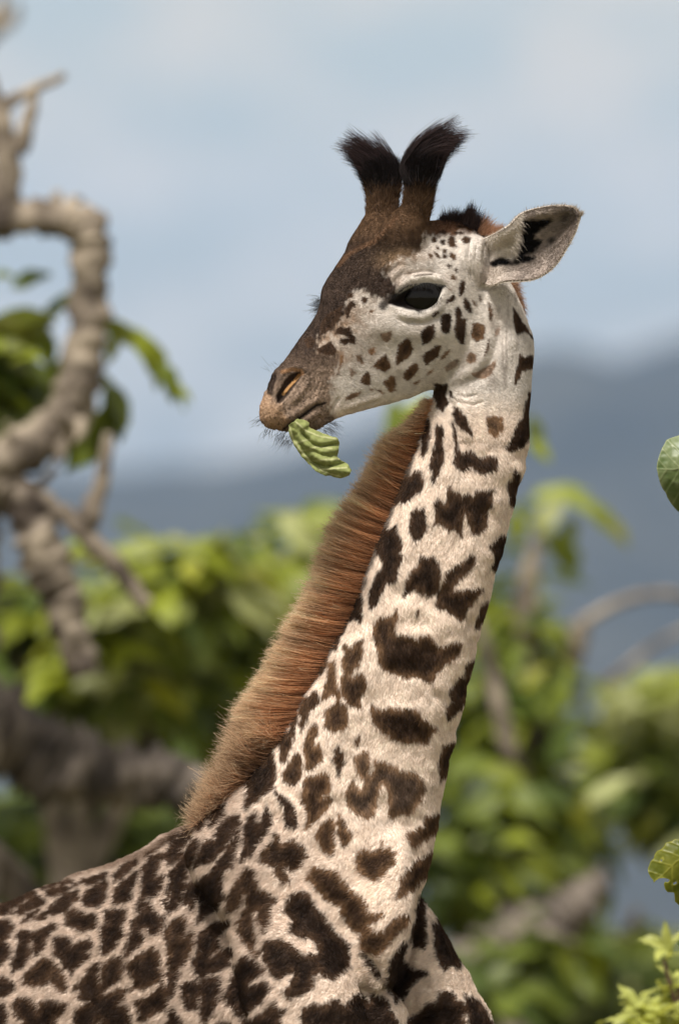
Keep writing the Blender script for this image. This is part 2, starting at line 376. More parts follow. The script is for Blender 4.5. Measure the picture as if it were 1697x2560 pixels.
  (3.2, [(1100,1050),(1150,1020),(1165,1050),(1130,1110),(1100,1120)]),
  (0, [(1285,820),(1330,890),(1390,990),(1440,1060),(1490,1145),(1440,1100),(1395,1060),(1380,1080),(1330,1095),(1300,1050),(1285,960)]),
  (.1, [(1345,1290),(1400,1320),(1475,1300),(1490,1370),(1485,1430),(1420,1450),(1370,1470),(1350,1530),(1320,1600),(1295,1600),(1300,1520),(1330,1420),(1340,1350)]),
  (0, [(640,390),(665,420),(645,445),(615,420)]), (0, [(705,430),(725,455),(715,490),(695,460)]),
  (.6, [(680,505),(715,560),(665,550)]), (.3, [(440,290),(490,320),(460,345),(440,320)]),
  (.2, [(490,275),(530,290),(555,340),(530,345),(490,300)]), (.1, [(520,220),(550,240),(540,260),(510,250)]),
  (.1, [(580,250),(620,260),(615,290),(585,290)]), (0, [(580,305),(625,315),(620,350),(585,335)]),
  (.4, [(650,285),(715,310),(710,360),(680,365),(655,325)]), (.1, [(480,130),(520,145),(515,180),(480,190),(465,150)]),
  (-.1, [(560,155),(600,160),(605,210),(575,220),(550,180)]), (.1, [(640,130),(690,125),(720,235),(640,225),(625,180)]),
  (.1, [(760,155),(800,125),(855,145),(845,185),(795,205)]), (.6, [(630,650),(655,645),(660,660),(640,668)]),
  (0, [(470,920),(490,890),(540,870),(530,900),(490,930)]),
  (1.8, [(0,1120),(40,1080),(70,1090),(65,1140),(20,1175),(0,1170)]),
  (1.4, [(280,1590),(350,1560),(340,1585),(300,1610)]),
  (-.2, [(700,20),(760,10),(810,30),(750,50)]), (-.2, [(690,80),(780,75),(780,100),(700,100)]), (-.2, [(530,80),(590,60),(620,90),(580,110)]),
 ]),
 (640, 800, 4, .45, [  # muzzle side
  (.6, [(1295,335),(1310,400),(1340,450),(1340,480),(1270,520),(1160,470),(1200,410),(1240,370)]),
  (.4, [(1100,510),(1140,560),(1140,640),(1110,660),(1070,640),(1030,620),(1060,570)]),
  (.9, [(1340,555),(1385,560),(1390,650),(1370,690),(1400,700),(1330,730),(1310,690),(1260,630),(1270,600),(1310,590)]),
  (1.1, [(1115,290),(1180,275),(1175,320),(1145,365),(1115,335)]),
  (2.0, [(990,355),(1040,350),(1080,435),(1050,445),(1010,410)]),
  (2.8, [(930,480),(1000,525),(940,585)]),
  (1.0, [(840,350),(870,360),(865,420),(840,470),(825,530),(815,500),(835,430)]),
  (1.6, [(1040,715),(1010,760),(940,790),(890,810),(890,770),(950,735)]),
  (-.2, [(800,90),(850,65),(900,80),(945,60),(950,130),(990,170),(985,240),(930,230),(880,250),(830,230),(840,185),(920,180),(880,155),(790,140)]),
  (-.2, [(590,290),(680,250),(750,210),(790,270),(795,310),(770,360),(690,350),(620,330)]),
  (-.2, [(480,200),(540,170),(590,210),(560,280),(510,270)]),
  (2.2, [(1240,140),(1350,110),(1340,180),(1310,220),(1260,200)]),
  (1.4, [(1120,690),(1160,690),(1150,710)]), (1.6, [(1190,690),(1240,700),(1270,740),(1220,720)]),
 ]),
 (640, 560, 4, .45, [  # nose bridge
  (-.2, [(860,820),(850,920),(790,1000),(720,1080),(640,1115),(640,1010),(700,920),(780,860)]),
  (-.1, [(970,765),(985,810),(940,860),(930,930),(900,950),(890,900),(905,820),(935,775)]),
  (-.1, [(1060,730),(1105,740),(1100,790),(1065,805),(1045,770)]),
  (1.2, [(1130,860),(1170,865),(1160,890),(1130,890)]),
  (0, [(920,700),(960,690),(965,740),(915,745)]),
 ]),
]
SPOT_LIST = []
for u0, v0, zz, rg, pl in SPOTS:
    for tone, p in pl:
        SPOT_LIST.append((tone, rg, [(u0 + a / zz, v0 + b / zz) for a, b in p]))

# the brown mask of the face, from the horns over the forehead and down to the nostrils
MASK = [(640,1040),(640,900),(700,860),(760,780),(790,690),(840,620),(880,540),(880,480),(1080,480),(1100,520),(1160,525),(1215,550),(1200,585),(1172,581),(1135,588),(1095,588),(1067,584),(1056,600),(1046,624),(1020,640),(985,652),(965,668),(962,690),(975,700),(990,712),(985,735),(965,748),(940,746),(905,726),(890,728),(875,736),(862,772),(852,800),(830,822),(802,842),(800,848),(792,885),(832,892),(838,920),(826,945),(822,962),(814,1008),(770,1030),(730,1058),(690,1075),(650,1075)]
MUZZLE = [(640,1060),(640,930),(700,890),(745,893),(800,888),(838,895),(838,920),(824,950),(821,985),(812,1012),(845,1060),(800,1085),(720,1100),(650,1080)]
NOSE_TIP = [(640,1080),(640,985),(668,985),(680,1010),(700,1015),(712,1035),(722,1058),(700,1078)]
NOSTRIL = [(692,1007),(690,990),(700,972),(712,950),(728,935),(750,928),(757,936),(745,955),(730,975),(715,995),(700,1010)]
NOSE_DARK = [(667,985),(668,955),(677,938),(690,932),(692,945),(685,965),(680,990)]
EYE = [(973,757),(985,744),(1003,735),(1022,723),(1045,717),(1073,715),(1090,718),(1106,717),(1094,738),(1081,756),(1066,770),(1045,775),(1022,771),(1000,765)]
MOUTH = [(708,1072),(722,1062),(740,1051),(758,1038),(772,1027),(790,1014),(813,1007)]


def lerp(a, b, t):
    return a + (b - a) * t


def coat(u, v, fine=True):
    """fur colour (linear) of the camera-side coat at photo-plane coordinates u, v"""
    u = np.asarray(u, float)
    v = np.asarray(v, float)
    n = u.size
    nz = vnoise(u / 60, v / 60, 1)
    nf = vnoise(u / 7, v / 9, 2)
    col = np.empty((n, 3))
    face, neck, body = np.array([.67, .62, .575]), np.array([.78, .66, .565]), np.array([.55, .44, .365])
    fw = smooth(1080, 960, v)[:, None]
    bw = (smooth(1960, 2200, v + (820 - u) * 0.45) * smooth(900, 560, u))[:, None]
    col[:] = neck * (1 - fw) + face * fw
    col = col * (1 - bw) + body * bw
    # soft greyer and browner areas that belong to the skin below the fur
    col *= (1 + .06 * nz + .09 * nf + .06 * vnoise(u / 15, v / 17, 6))[:, None]
    # faint bare grey-brown areas of the cheek
    for (cu, cv, rr, k) in [(900, 800, 45, .5), (925, 850, 40, .45), (870, 900, 35, .45), (880, 810, 22, .6), (935, 905, 30, .35), (1010, 935, 35, .3), (1040, 830, 40, .2), (1125, 700, 30, .25), (1150, 910, 50, .35), (1085, 960, 30, .3), (1235, 800, 30, .3), (1010, 665, 45, .75), (1060, 640, 25, .5)]:
        g = np.exp(-((u - cu) ** 2 + (v - cv) ** 2) / rr ** 2) * k * (.7 + .5 * vnoise(u / 12, v / 12, 9))
        col = lerp(col, np.array([.26, .18, .12]), np.clip(g, 0, 1)[:, None])
    # throat and back of the cheek: thin greyish streaks running down
    d, _ = seg_dist(u, v, [(1275, 730), (1265, 850), (1250, 940)])
    st = smooth(55, 10, d) * smooth(.1, .7, vnoise(u / 5, v / 60, 12)) * .45
    d, _ = seg_dist(u, v, [(1185, 610), (1190, 690)])
    st = np.maximum(st, smooth(40, 8, d) * smooth(0, .7, vnoise(u / 6, v / 50, 13)) * .5)
    col = lerp(col, np.array([.25, .20, .17]), st[:, None])
    jit_a = vnoise(u / 3.2 + v / 40, v / 14, 3)
    jit_b = vnoise(u / 9, v / 9, 4)
    # face mask
    sel = (u < 1240) & (v < 1120)
    if sel.any():
        uu, vv = u[sel], v[sel]
        c = col[sel]
        sdm = poly_sd(uu, vv, MASK)
        low_ = smooth(950, 900, uu) * smooth(740, 790, vv) * smooth(930, 880, vv)
        edge_ = np.exp(-(np.minimum(sdm, 0) / 42) ** 2) * low_ * (.85 + .4 * jit_b[sel])
        c = lerp(c, np.array([.30, .205, .14]), np.clip(edge_, 0, .92)[:, None])
        ed2 = np.exp(-(np.minimum(sdm, 0) / 17) ** 2) * smooth(1100, 1040, uu) * (.5 + .35 * jit_b[sel])
        c = lerp(c, np.array([.27, .19, .135]), np.clip(ed2, 0, .8)[:, None])
        m = smooth(-9, 8, sdm + jit_a[sel] * 7 + jit_b[sel] * 6)
        horn = smooth(640, 560, vv)
        mc = lerp(np.array([.046, .031, .024]), np.array([.105, .062, .036]), horn[:, None])
        pol = smooth(1060, 1110, uu) * smooth(620, 590, vv)
        mc = lerp(mc, np.array([.16, .085, .05]), pol[:, None])
        tan = np.exp(-(((uu - 1000) / 55) ** 2 + ((vv - 650) / 26) ** 2))
        mc = lerp(mc, np.array([.26, .17, .10]), np.clip(tan, 0, 1)[:, None] * .8)
        rg, _ = seg_dist(uu, vv, [(990, 545), (965, 575), (935, 605), (900, 620), (872, 636), (845, 665)])
        mc = lerp(mc, np.array([.15, .083, .048]), (smooth(9, 1, rg) * .75)[:, None])
        mc = mc * (1 + .35 * vnoise(uu / 4, vv / 10, 21) + .2 * vnoise(uu / 18, vv / 18, 22))[:, None]
        c = lerp(c, mc, m[:, None])
        # muzzle skin
        m = smooth(-18, 9, poly_sd(uu, vv, MUZZLE) + jit_b[sel] * 8 + jit_a[sel] * 5)
        up = smooth(1000, 900, vv + (uu - 720) * .25)
        kc = lerp(np.array([.28, .205, .155]), np.array([.085, .058, .043]), up[:, None])
        kc = kc * (1 + .3 * vnoise(uu / 4, vv / 4, 23) + .18 * vnoise(uu / 12, vv / 12, 24))[:, None]
        c = lerp(c, kc, m[:, None])
        m = smooth(-14, 12, poly_sd(uu, vv, NOSE_TIP) + jit_b[sel] * 8)
        tip = np.array([.40, .265, .175]) * (1 + .12 * vnoise(uu / 3, vv / 3, 25))[:, None]
        dots = (vnoise(uu / 3.4, vv / 3.4, 26) > .62) & (uu > 672) & (uu < 770) & (vv > 1000)
        tip[dots] *= .45
        c = lerp(c, tip, m[:, None])
        dots2 = (vnoise(uu / 3.4, vv / 3.4, 27) > .6) & (m < .3) & (uu < 830) & (vv > 960) & (poly_sd(uu, vv, MUZZLE) > 0)
        c[dots2] *= .45
        for pl, k in ((NOSTRIL, .95), (NOSE_DARK, .9)):
            m = smooth(-3, 3, poly_sd(uu, vv, pl)) * k
            c = lerp(c, np.array([.022, .014, .011]), m[:, None])
        d, _ = seg_dist(uu, vv, [(708, 985), (722, 968), (738, 950), (748, 938)])
        c = lerp(c, np.array([.40, .22, .09]), (smooth(5.5, 2, d) * .9)[:, None])
        d, _ = seg_dist(uu, vv, [(705, 930), (730, 923), (752, 926), (756, 934)])
        c = lerp(c, np.array([.24, .13, .065]), (smooth(7, 2, d) * .8)[:, None])
        d, _ = seg_dist(uu, vv, MOUTH)
        c = lerp(c, np.array([.035, .024, .018]), smooth(4.5, 1.5, d)[:, None])
        # bare black rim of the eye
        sd = poly_sd(uu, vv, EYE)
        lid = smooth(16, 4, np.abs(sd + 22)) * smooth(722, 706, vv) * smooth(1010, 1030, uu) * smooth(1105, 1085, uu)
        c = lerp(c, np.array([.74, .68, .62]), (lid * .9)[:, None])
        rim = smooth(-7, -1, sd + jit_b[sel] * 2)
        c = lerp(c, np.array([.012, .009, .008]), rim[:, None])
        d, _ = seg_dist(uu, vv, [(955, 765), (968, 752), (985, 742)])
        c = lerp(c, np.array([.03, .02, .016]), (smooth(16, 5, d) * .85)[:, None])
        d, _ = seg_dist(uu, vv, [(1034, 691), (1060, 687), (1078, 686)])
        c = lerp(c, np.array([.10, .07, .05]), (smooth(3, 1, d) * .8)[:, None])
        col[sel] = c
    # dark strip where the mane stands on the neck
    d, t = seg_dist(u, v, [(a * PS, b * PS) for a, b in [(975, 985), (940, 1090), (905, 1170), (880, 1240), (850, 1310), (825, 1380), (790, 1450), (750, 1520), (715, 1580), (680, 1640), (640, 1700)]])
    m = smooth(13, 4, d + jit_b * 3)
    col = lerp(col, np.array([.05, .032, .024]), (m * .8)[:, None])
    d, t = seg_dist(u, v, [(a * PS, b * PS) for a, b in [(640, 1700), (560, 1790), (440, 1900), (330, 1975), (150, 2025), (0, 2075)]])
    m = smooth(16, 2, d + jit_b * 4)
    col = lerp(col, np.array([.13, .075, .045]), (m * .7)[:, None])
    # spots
    for k, (tone, rg, poly) in enumerate(SPOT_LIST):
        pu, pv = zip(*poly)
        sel = np.nonzero((u > min(pu) - 12) & (u < max(pu) + 12) & (v > min(pv) - 12) & (v < max(pv) + 12))[0]
        if sel.size == 0:
            continue
        uu, vv = u[sel], v[sel]
        sd = poly_sd(uu, vv, poly) + 1.5 * (rg > .9) + max(rg - 1.2, 0) * 5.5 + rg * (jit_a[sel] * 2.9 + jit_b[sel] * 2.2)
        m = smooth(-2.2 - rg, 1.6 + rg, sd)
        deep = smooth(0, 26, sd)
        hi, lo = np.array([.064, .037, .023]), np.array([.024, .0155, .0115])
        brown = np.array([.26, .15, .08])
        grey = np.array([.30, .235, .195])
        if tone <= 1:
            a = lerp(hi, brown, max(tone, 0) * .75) * (1 + min(tone, 0) * .9)
            b = lerp(lo, hi, max(tone, 0) * .9)
        else:
            w = min((tone - 1) / 2.4, 1)
            a, b = lerp(brown, grey, w), lerp(hi, grey * .85, w)
        ck = lerp(a, b, deep[:, None])
        ck = ck * (1 + .32 * vnoise(uu / 3.5, vv / 11, 31) + .30 * vnoise(uu / 20, vv / 20, 32))[:, None]
        col[sel] = lerp(col[sel], ck, m[:, None])
    return np.clip(col, .004, .9)

# ------------------------------------------------------------------ ground, far hills, haze
def gz(x, y):
    """height of the ground: a shelf where the giraffe stands, falling to a wide valley behind it"""
    z = 0.0
    if y > 20:
        z = -8.0 * smooth(20, 60, np.array(float(y))) - 142.0 * smooth(50, 1500, np.array(float(y)))
    return float(z) + .05 * mnoise.noise(Vector((x * .3, y * .3, 0)))


ys = [-90, -60, -40, -28, -20, -15, -11, -8, -5, -2.5, 0, 2, 4, 6, 8, 10, 13, 16, 20, 25, 31, 38, 46, 60, 80, 120, 180, 260, 380, 550, 800, 1150, 1600, 2200, 3000, 4000, 5500, 7500, 9500]
xs = sorted({s * a for a in [0, 1.5, 3, 5, 7.5, 11, 16, 24, 36, 55, 85, 130, 200, 310, 480, 740, 1150, 1800, 2800, 4300, 6500] for s in (-1, 1)})
V = [(x, y, gz(x, y)) for y in ys for x in xs]
nx = len(xs)
F = [(j * nx + i, j * nx + i + 1, (j + 1) * nx + i + 1, (j + 1) * nx + i) for j in range(len(ys) - 1) for i in range(nx - 1)]
gm, gt, gb = principled('dry_soil_and_grass', (.1, .09, .05), .95, .1)
gn = gt.nodes.new('ShaderNodeTexNoise')
gn.inputs['Scale'].default_value = .6
gn.inputs['Detail'].default_value = 8
gtc = gt.nodes.new('ShaderNodeTexCoord')
gt.links.new(gtc.outputs['Object'], gn.inputs['Vector'])
grp = gt.nodes.new('ShaderNodeValToRGB')
grp.color_ramp.elements[0].position = .35
grp.color_ramp.elements[0].color = (.05, .07, .02, 1)
grp.color_ramp.elements[1].position = .65
grp.color_ramp.elements[1].color = (.17, .13, .075, 1)
gt.links.new(gn.outputs['Fac'], grp.inputs['Fac'])
gt.links.new(grp.outputs['Color'], gb.inputs['Base Color'])
ground = link('ground', mesh_from('ground', V, F, gm))
ground['kind'] = 'structure'

# the far side of the valley, high on the right and falling to the left
RIDGE = [(-9000, 1120), (-5200, 1080), (-2600, 1095), (-900, 1065), (-300, 1075), (150, 1085), (500, 1090), (700, 1045), (850, 985), (1000, 905), (1150, 835), (1250, 795), (1330, 800), (1420, 835), (1500, 805), (1600, 770), (1900, 700), (2500, 640), (4500, 700), (9000, 800)]
MY = 4200.0
rx = [(p - 784) / 1155 * (CAM_D + MY) / CAM_D for p, q in RIDGE]
rz = [CAM_Z + (1182.6 - q) / 1155 * (CAM_D + MY) / CAM_D for p, q in RIDGE]
mxs = np.concatenate([np.linspace(-5500, -700, 40, endpoint=False), np.linspace(-700, 900, 180, endpoint=False), np.linspace(900, 5500, 40)])
mys = np.linspace(-1600, 1300, 46)
V = []
for dy in mys:
    f = math.cos(min(max(dy / (1600 if dy < 0 else 1300), -1), 1) * math.pi / 2) ** 1.3
    for x in mxs:
        top = float(np.interp(x, rx, rz))
        rough = (14 * mnoise.noise(Vector((x / 180, dy / 180, 2))) + 6 * mnoise.noise(Vector((x / 60, dy / 60, 5)))) * min(1, abs(dy) / 250 + .15)
        V.append((x, MY + dy, -156 + (top + 156) * f + rough * f))
nx = len(mxs)
F = [(j * nx + i, j * nx + i + 1, (j + 1) * nx + i + 1, (j + 1) * nx + i) for j in range(len(mys) - 1) for i in range(nx - 1)]
mm, mt, mb = principled('wooded_hillside', (.05, .06, .03), 1.0, .0)
mn = mt.nodes.new('ShaderNodeTexNoise')
mn.inputs['Scale'].default_value = .012
mn.inputs['Detail'].default_value = 7
mtc = mt.nodes.new('ShaderNodeTexCoord')
mt.links.new(mtc.outputs['Object'], mn.inputs['Vector'])
mrp = mt.nodes.new('ShaderNodeValToRGB')
mrp.color_ramp.elements[0].position = .38
mrp.color_ramp.elements[0].color = (.028, .028, .024, 1)
mrp.color_ramp.elements[1].position = .68
mrp.color_ramp.elements[1].color = (.07, .066, .052, 1)
mt.links.new(mn.outputs['Fac'], mrp.inputs['Fac'])
mt.links.new(mrp.outputs['Color'], mb.inputs['Base Color'])
hills = link('hills', mesh_from('hills', V, F, mm))
hills['kind'] = 'structure'

# the air of the valley
x0, x1, y0, y1, z0, z1 = -6700, 6700, -95, 9600, -160, 420
hv = [(x, y, z) for z in (z0, z1) for y in (y0, y1) for x in (x0, x1)]
hf = [(0, 2, 3, 1), (4, 5, 7, 6), (0, 1, 5, 4), (2, 6, 7, 3), (0, 4, 6, 2), (1, 3, 7, 5)]
hm = bpy.data.materials.new('haze_air')
hm.use_nodes = True
ht = hm.node_tree
ht.nodes.clear()
ho = ht.nodes.new('ShaderNodeOutputMaterial')
hp = ht.nodes.new('ShaderNodeVolumePrincipled')
hp.inputs['Color'].default_value = (.42, .625, .97, 1)
hp.inputs['Density'].default_value = 1.0e-4
ht.links.new(hp.outputs[0], ho.inputs['Volume'])
haze = link('haze', mesh_from('haze', hv, hf, hm, False))
haze['kind'] = 'stuff'

# ------------------------------------------------------------------ giraffe
giraffe = link('giraffe', None)
giraffe.location = (0, 0, 0)
giraffe.empty_display_size = .3
tag(giraffe, 'spotted young giraffe looking back over its body with a leaf in its mouth', 'giraffe')

gv, gf = [], []


def add_part(v, f):
    off = sum(len(a) for a in gv)
    gv.append(np.asarray(v))
    gf.extend([tuple(i + off for i in q) for q in f])


def head_ring(A, B, yc, hd, ns=40, ex=2.2, low=1.0):
    """closed section between silhouette points A and B (photo pixels), centred at depth yc, half depth hd"""
    a, b = W(A[0], A[1], yc), W(B[0], B[1], yc)
    c, h = (a + b) / 2, (a - b) / 2
    out = []
    for j in range(ns):
        t = 2 * math.pi * j / ns
        cs, sn = math.cos(t), math.sin(t)
        x = math.copysign(abs(cs) ** (2 / ex), cs)
        y = math.copysign(abs(sn) ** (2 / ex), sn)
        w = hd * (1 if x > 0 else 1 + (low - 1) * (-x))
        out.append(c + h * x + np.array([0, w * y, 0]))
    return out


def loft(rows, ns=40, sub=4):
    """rows: (uA,vA,uB,vB,yc,hd,low) -> smooth closed tube"""
    q = catmull(rows, len(rows) * sub)
    v = []
    for r in q:
        v += head_ring((r[0], r[1]), (r[2], r[3]), r[4], max(r[5], .004), ns, 2.25, r[6])
    return v, ring_faces(len(q), ns)


# head: silhouette points top / bottom, centre depth (muzzle nearer the camera), half depth
HEAD = [
 (650, 1040, 664, 1064, -.135, .014, 1), (658, 996, 692, 1074, -.130, .036, 1), (676, 938, 728, 1080, -.118, .046, .95),
 (713, 899, 790, 1076, -.104, .050, .85), (744, 853, 836, 1048, -.090, .052, .75), (770, 817, 885, 1033, -.076, .056, .68),
 (794, 778, 938, 1019, -.062, .064, .62), (806, 720, 990, 1005, -.046, .078, .60), (840, 664, 1040, 988, -.030, .094, .60),
 (888, 616, 1095, 966, -.012, .104, .62), (945, 585, 1150, 945, .004, .106, .66), (1015, 563, 1192, 905, .018, .102, .72),
 (1090, 551, 1215, 845, .030, .090, .8), (1150, 552, 1224, 780, .038, .076, .9), (1196, 578, 1222, 720, .042, .055, 1),
 (1212, 610, 1220, 670, .044, .03, 1)]
add_part(*loft(HEAD))

# neck: back-of-neck and throat edges, in the pixels of the overview (scaled by PS)
NECK = [
 (1085, 590, 1165, 620, .035, .05), (1052, 700, 1198, 695, .035, .068), (1026, 800, 1232, 790, .03, .078), (1003, 900, 1227, 870, .03, .08),
 (983, 965, 1221, 960, .03, .082), (957, 1045, 1218, 1040, .03, .084), (922, 1125, 1200, 1120, .03, .086), (890, 1205, 1178, 1195, .03, .088),
 (856, 1295, 1155, 1285, .03, .092), (818, 1390, 1130, 1375, .035, .096), (772, 1480, 1105, 1470, .04, .101), (712, 1580, 1082, 1570, .045, .108),
 (640, 1697, 1052, 1690, .055, .116), (580, 1775, 1032, 1785, .06, .122), (515, 1845, 1014, 1880, .06, .128), (460, 1900, 994, 1985, .05, .135),
 (430, 1960, 968, 2090, .03, .14), (470, 2060, 925, 2200, .0, .13), (560, 2180, 890, 2290, -.03, .10)]
add_part(*loft([(a * PS, b * PS, c * PS, d * PS, e, f, 1) for a, b, c, d, e, f in NECK]))
# front of the neck base running down between the shoulders
add_part(*tube([PW(900, 1900, -.02), PW(888, 2050, -.06), PW(880, 2160, -.09), PW(883, 2235, -.10), PW(890, 2290, -.10)], [.03, .06, .058, .035, .02], 24))

# trunk
FWD = np.array([.819, -.574, 0])
LAT = np.array([-.574, -.819, 0])
torso = []
CH = W(900 * PS, 2300 * PS, -.06)
for s, q, bot, hw in [(-.03, 2330, 2480, .05), (.05, 2230, 2650, .12), (.16, 2130, 2740, .165), (.28, 2020, 2790, .19), (.40, 1950, 2810, .205), (.5, 1907, 2815, .215),
                      (.62, 1972, 2820, .225), (.78, 2022, 2815, .235), (.95, 2084, 2790, .235), (1.1, 2130, 2740, .225), (1.25, 2190, 2680, .19), (1.36, 2290, 2600, .12), (1.4, 2380, 2500, .04)]:
    c = CH - FWD * s
    zt = CAM_Z - (q * PS - 1280) / KS * (CAM_D + c[1]) / CAM_D
    zb = CAM_Z - (bot * PS - 1280) / KS
    torso.append((c[0], c[1], (zt + zb) / 2, (zt - zb) / 2, hw))
tv = []
tq = catmull(torso, 52)
for x, y, zc, hz, hw in tq:
    for j in range(40):
        t = 2 * math.pi * j / 40
        sn, cs = math.sin(t), math.cos(t)
        up = math.copysign(abs(sn) ** .9, sn)
        w = hw * (1 - .38 * max(sn, 0) ** 1.5) * math.copysign(abs(cs) ** .9, cs)
        tv.append(np.array([x, y, zc + hz * up]) + LAT * w)
add_part(tv, ring_faces(52, 40))
# shoulders and forelegs, haunches and hind legs
add_part(*tube([PW(925, 2075, .13), PW(955, 2180, .15), PW(990, 2300, .16), PW(1035, 2440, .17), PW(1050, 2640, .15), PW(1035, 2900, .14), PW(1035, 3240, .14), PW(1030, 3560, .14), PW(1030, 3900, .14), PW(1035, 3990, .13)],
               [.042, .068, .092, .105, .09, .052, .046, .032, .036, .05], 20, 60))
add_part(*tube([PW(600, 2080, .0), PW(650, 2200, -.08), PW(700, 2330, -.14), PW(730, 2480, -.17), PW(750, 2660, -.17), PW(752, 2900, -.16), PW(752, 3240, -.16), PW(748, 3560, -.16), PW(748, 3900, -.16), PW(756, 3975, -.17)],
               [.07, .10, .115, .11, .09, .055, .047, .033, .036, .05], 20, 60))
for dx, sd in ((0, -1), (60, 1)):
    o = CH - FWD * 1.2 + LAT * (-.13 * sd) * 1.0
    add_part(*tube([o + np.array([0, 0, z]) + FWD * a for z, a in [(.02, .02), (-.2, .05), (-.38, .06), (-.56, .0), (-.8, -.06), (-1.1, -.02), (-1.28, .0), (-1.39, .02)]],
                   [.12, .13, .11, .07, .05, .033, .036, .05], 20, 50))
# cone of the near ear's base
add_part(*tube([W(1140, 655, .01), W(1180, 650, -.012), W(1215, 648, -.03)], [.04, .05, .042], 20))
# flaring roots of the horns
add_part(*tube([W(955, 700, .0), W(985, 640, -.025), W(1010, 590, -.042), W(1030, 548, -.053), W(1043, 512, -.059), W(1047, 480, -.062)], [.04, .058, .052, .037, .027, .022], 20))
add_part(*tube([W(910, 700, .03), W(925, 640, .04), W(944, 590, .052), W(955, 548, .058), W(958, 512, .061), W(957, 480, .064)], [.03, .05, .044, .036, .029, .022], 20))

allv = np.concatenate(gv)
# the hooves stand on the ground
me0 = mesh_from('coat', allv, gf)
tmp = link('coat', me0)
md = tmp.modifiers.new('remesh', 'REMESH')
md.mode = 'VOXEL'
md.voxel_size = .0066
md.adaptivity = 0
dg = bpy.context.evaluated_depsgraph_get()
me1 = bpy.data.meshes.new_from_object(tmp.evaluated_get(dg))
bpy.data.objects.remove(tmp)


def mesh_arrays(me):
    co = np.empty(len(me.vertices) * 3, np.float64)
    tmpc = np.empty(len(me.vertices) * 3, np.float32)
    me.vertices.foreach_get('co', tmpc)
    co[:] = tmpc
    ed = np.empty(len(me.edges) * 2, np.int32)
    me.edges.foreach_get('vertices', ed)
    nr = np.empty(len(me.vertices) * 3, np.float32)
    me.vertices.foreach_get('normal', nr)
    return co.reshape(-1, 3), ed.reshape(-1, 2), nr.reshape(-1, 3).astype(float)


def laplace(co, ed, n, lam=.5, weight=None):
    deg = np.bincount(ed.ravel(), minlength=len(co)).astype(float)
    for _ in range(n):
        s = np.stack([np.bincount(ed[:, 0], co[ed[:, 1], k], len(co)) + np.bincount(ed[:, 1], co[ed[:, 0], k], len(co)) for k in range(3)], 1)
        d = (s / np.maximum(deg, 1)[:, None] - co) * lam
        if weight is not None:
            d *= weight[:, None]
        co = co + d
    return co


co, ed, nr = mesh_arrays(me1)
u, v = to_px(co)
# smooth the joins: a lot at the neck base and shoulders, less on the head
wgt = np.where((v > 1900), 1.0, np.where(v < 1120, .55, .8))
co = laplace(co, ed, 14, .5, wgt)
me1.vertices.foreach_set('co', co.astype(np.float32).ravel())
me1.update()

bm = bmesh.new()
bm.from_mesh(me1)
bpy.data.meshes.remove(me1)


def refine(test):
    es = set()
    for f in bm.faces:
        if test(f):
            es.update(f.edges)
    bmesh.ops.subdivide_edges(bm, edges=list(es), cuts=1, use_grid_fill=True)
    bm.normal_update()


def in_view(f):
    c = f.calc_center_median()
    return f.normal.y < .25 and abs(c.x) < .76 and 1.30 < c.z


def on_head(f):
    c = f.calc_center_median()
    return f.normal.y < .2 and c.z > 2.55 and c.x < .36 and (c.z - 2.55) * 1.0 + .1 > 0


refine(in_view)
refine(on_head)
me2 = bpy.data.meshes.new('coat')
bm.to_mesh(me2)
bm.free()
co, ed, nr = mesh_arrays(me2)
u, v = to_px(co)
head_w = ((v < 1130) & (nr[:, 1] < .4)).astype(float)
co = laplace(co, ed, 3, .5, .4 + .6 * head_w)
me2.vertices.foreach_set('co', co.astype(np.float32).ravel())
me2.update()
co, ed, nr = mesh_arrays(me2)
u, v = to_px(co)
near = smooth(.35, -.05, nr[:, 1])

# relief of the camera side, metres along the normal
h = np.zeros(len(co))


def bump(path, width, amt, ends=True):
    global h
    d, t = seg_dist(u, v, path)
    w = np.exp(-(d / width) ** 2)
    if ends:
        w *= smooth(-.01, .2, t) * smooth(1.01, .8, t)
    h += w * amt


def blob(cu, cv, ru, rv, amt, rot=0.0):
    global h
    c, s = math.cos(rot), math.sin(rot)
    x, y = (u - cu) * c + (v - cv) * s, -(u - cu) * s + (v - cv) * c
    h += np.exp(-((x / ru) ** 2 + (y / rv) ** 2)) * amt


hd = v < 1120
sd_eye = poly_sd(u, v, EYE)
h += -.017 * smooth(-6, 14, sd_eye)                                  # the opening between the lids
bump([(968, 742), (990, 722), (1020, 703), (1055, 694), (1090, 698), (1122, 716)], 10, .010)   # upper lid
bump([(985, 776), (1015, 790), (1050, 792), (1085, 778), (1105, 756)], 8, .006)    # lower lid
bump([(985, 795), (1020, 806), (1060, 808), (1092, 794), (1112, 778)], 5, -.003)
bump([(1005, 690), (1035, 682), (1070, 680), (1100, 690)], 5, -.004)  # crease over the lid
bump([(960, 720), (985, 690), (1010, 670)], 6, .004)
bump([(950, 712), (975, 680), (1000, 660)], 5, -.003)
bump([(930, 690), (985, 655), (1040, 648), (1100, 670)], 22, .008)   # brow
blob(1045, 735, 85, 60, .006)
bump([(905, 800), (990, 828), (1080, 830), (1160, 800)], 26, .006)   # cheekbone
blob(1150, 850, 75, 75, .008)
blob(905, 880, 60, 60, -.005)
blob(860, 850, 45, 40, .003)
bump([(1190, 760), (1222, 800), (1225, 850), (1210, 895), (1180, 928), (1120, 955), (1040, 978)], 13, .004)  # jaw edge
bump([(1232, 770), (1244, 830), (1228, 900), (1195, 945), (1110, 985)], 17, -.006)
bump([(960, 985), (900, 1005), (850, 1025)], 7, .002)
bump([(960, 998), (900, 1017), (855, 1034)], 4, -.0025)
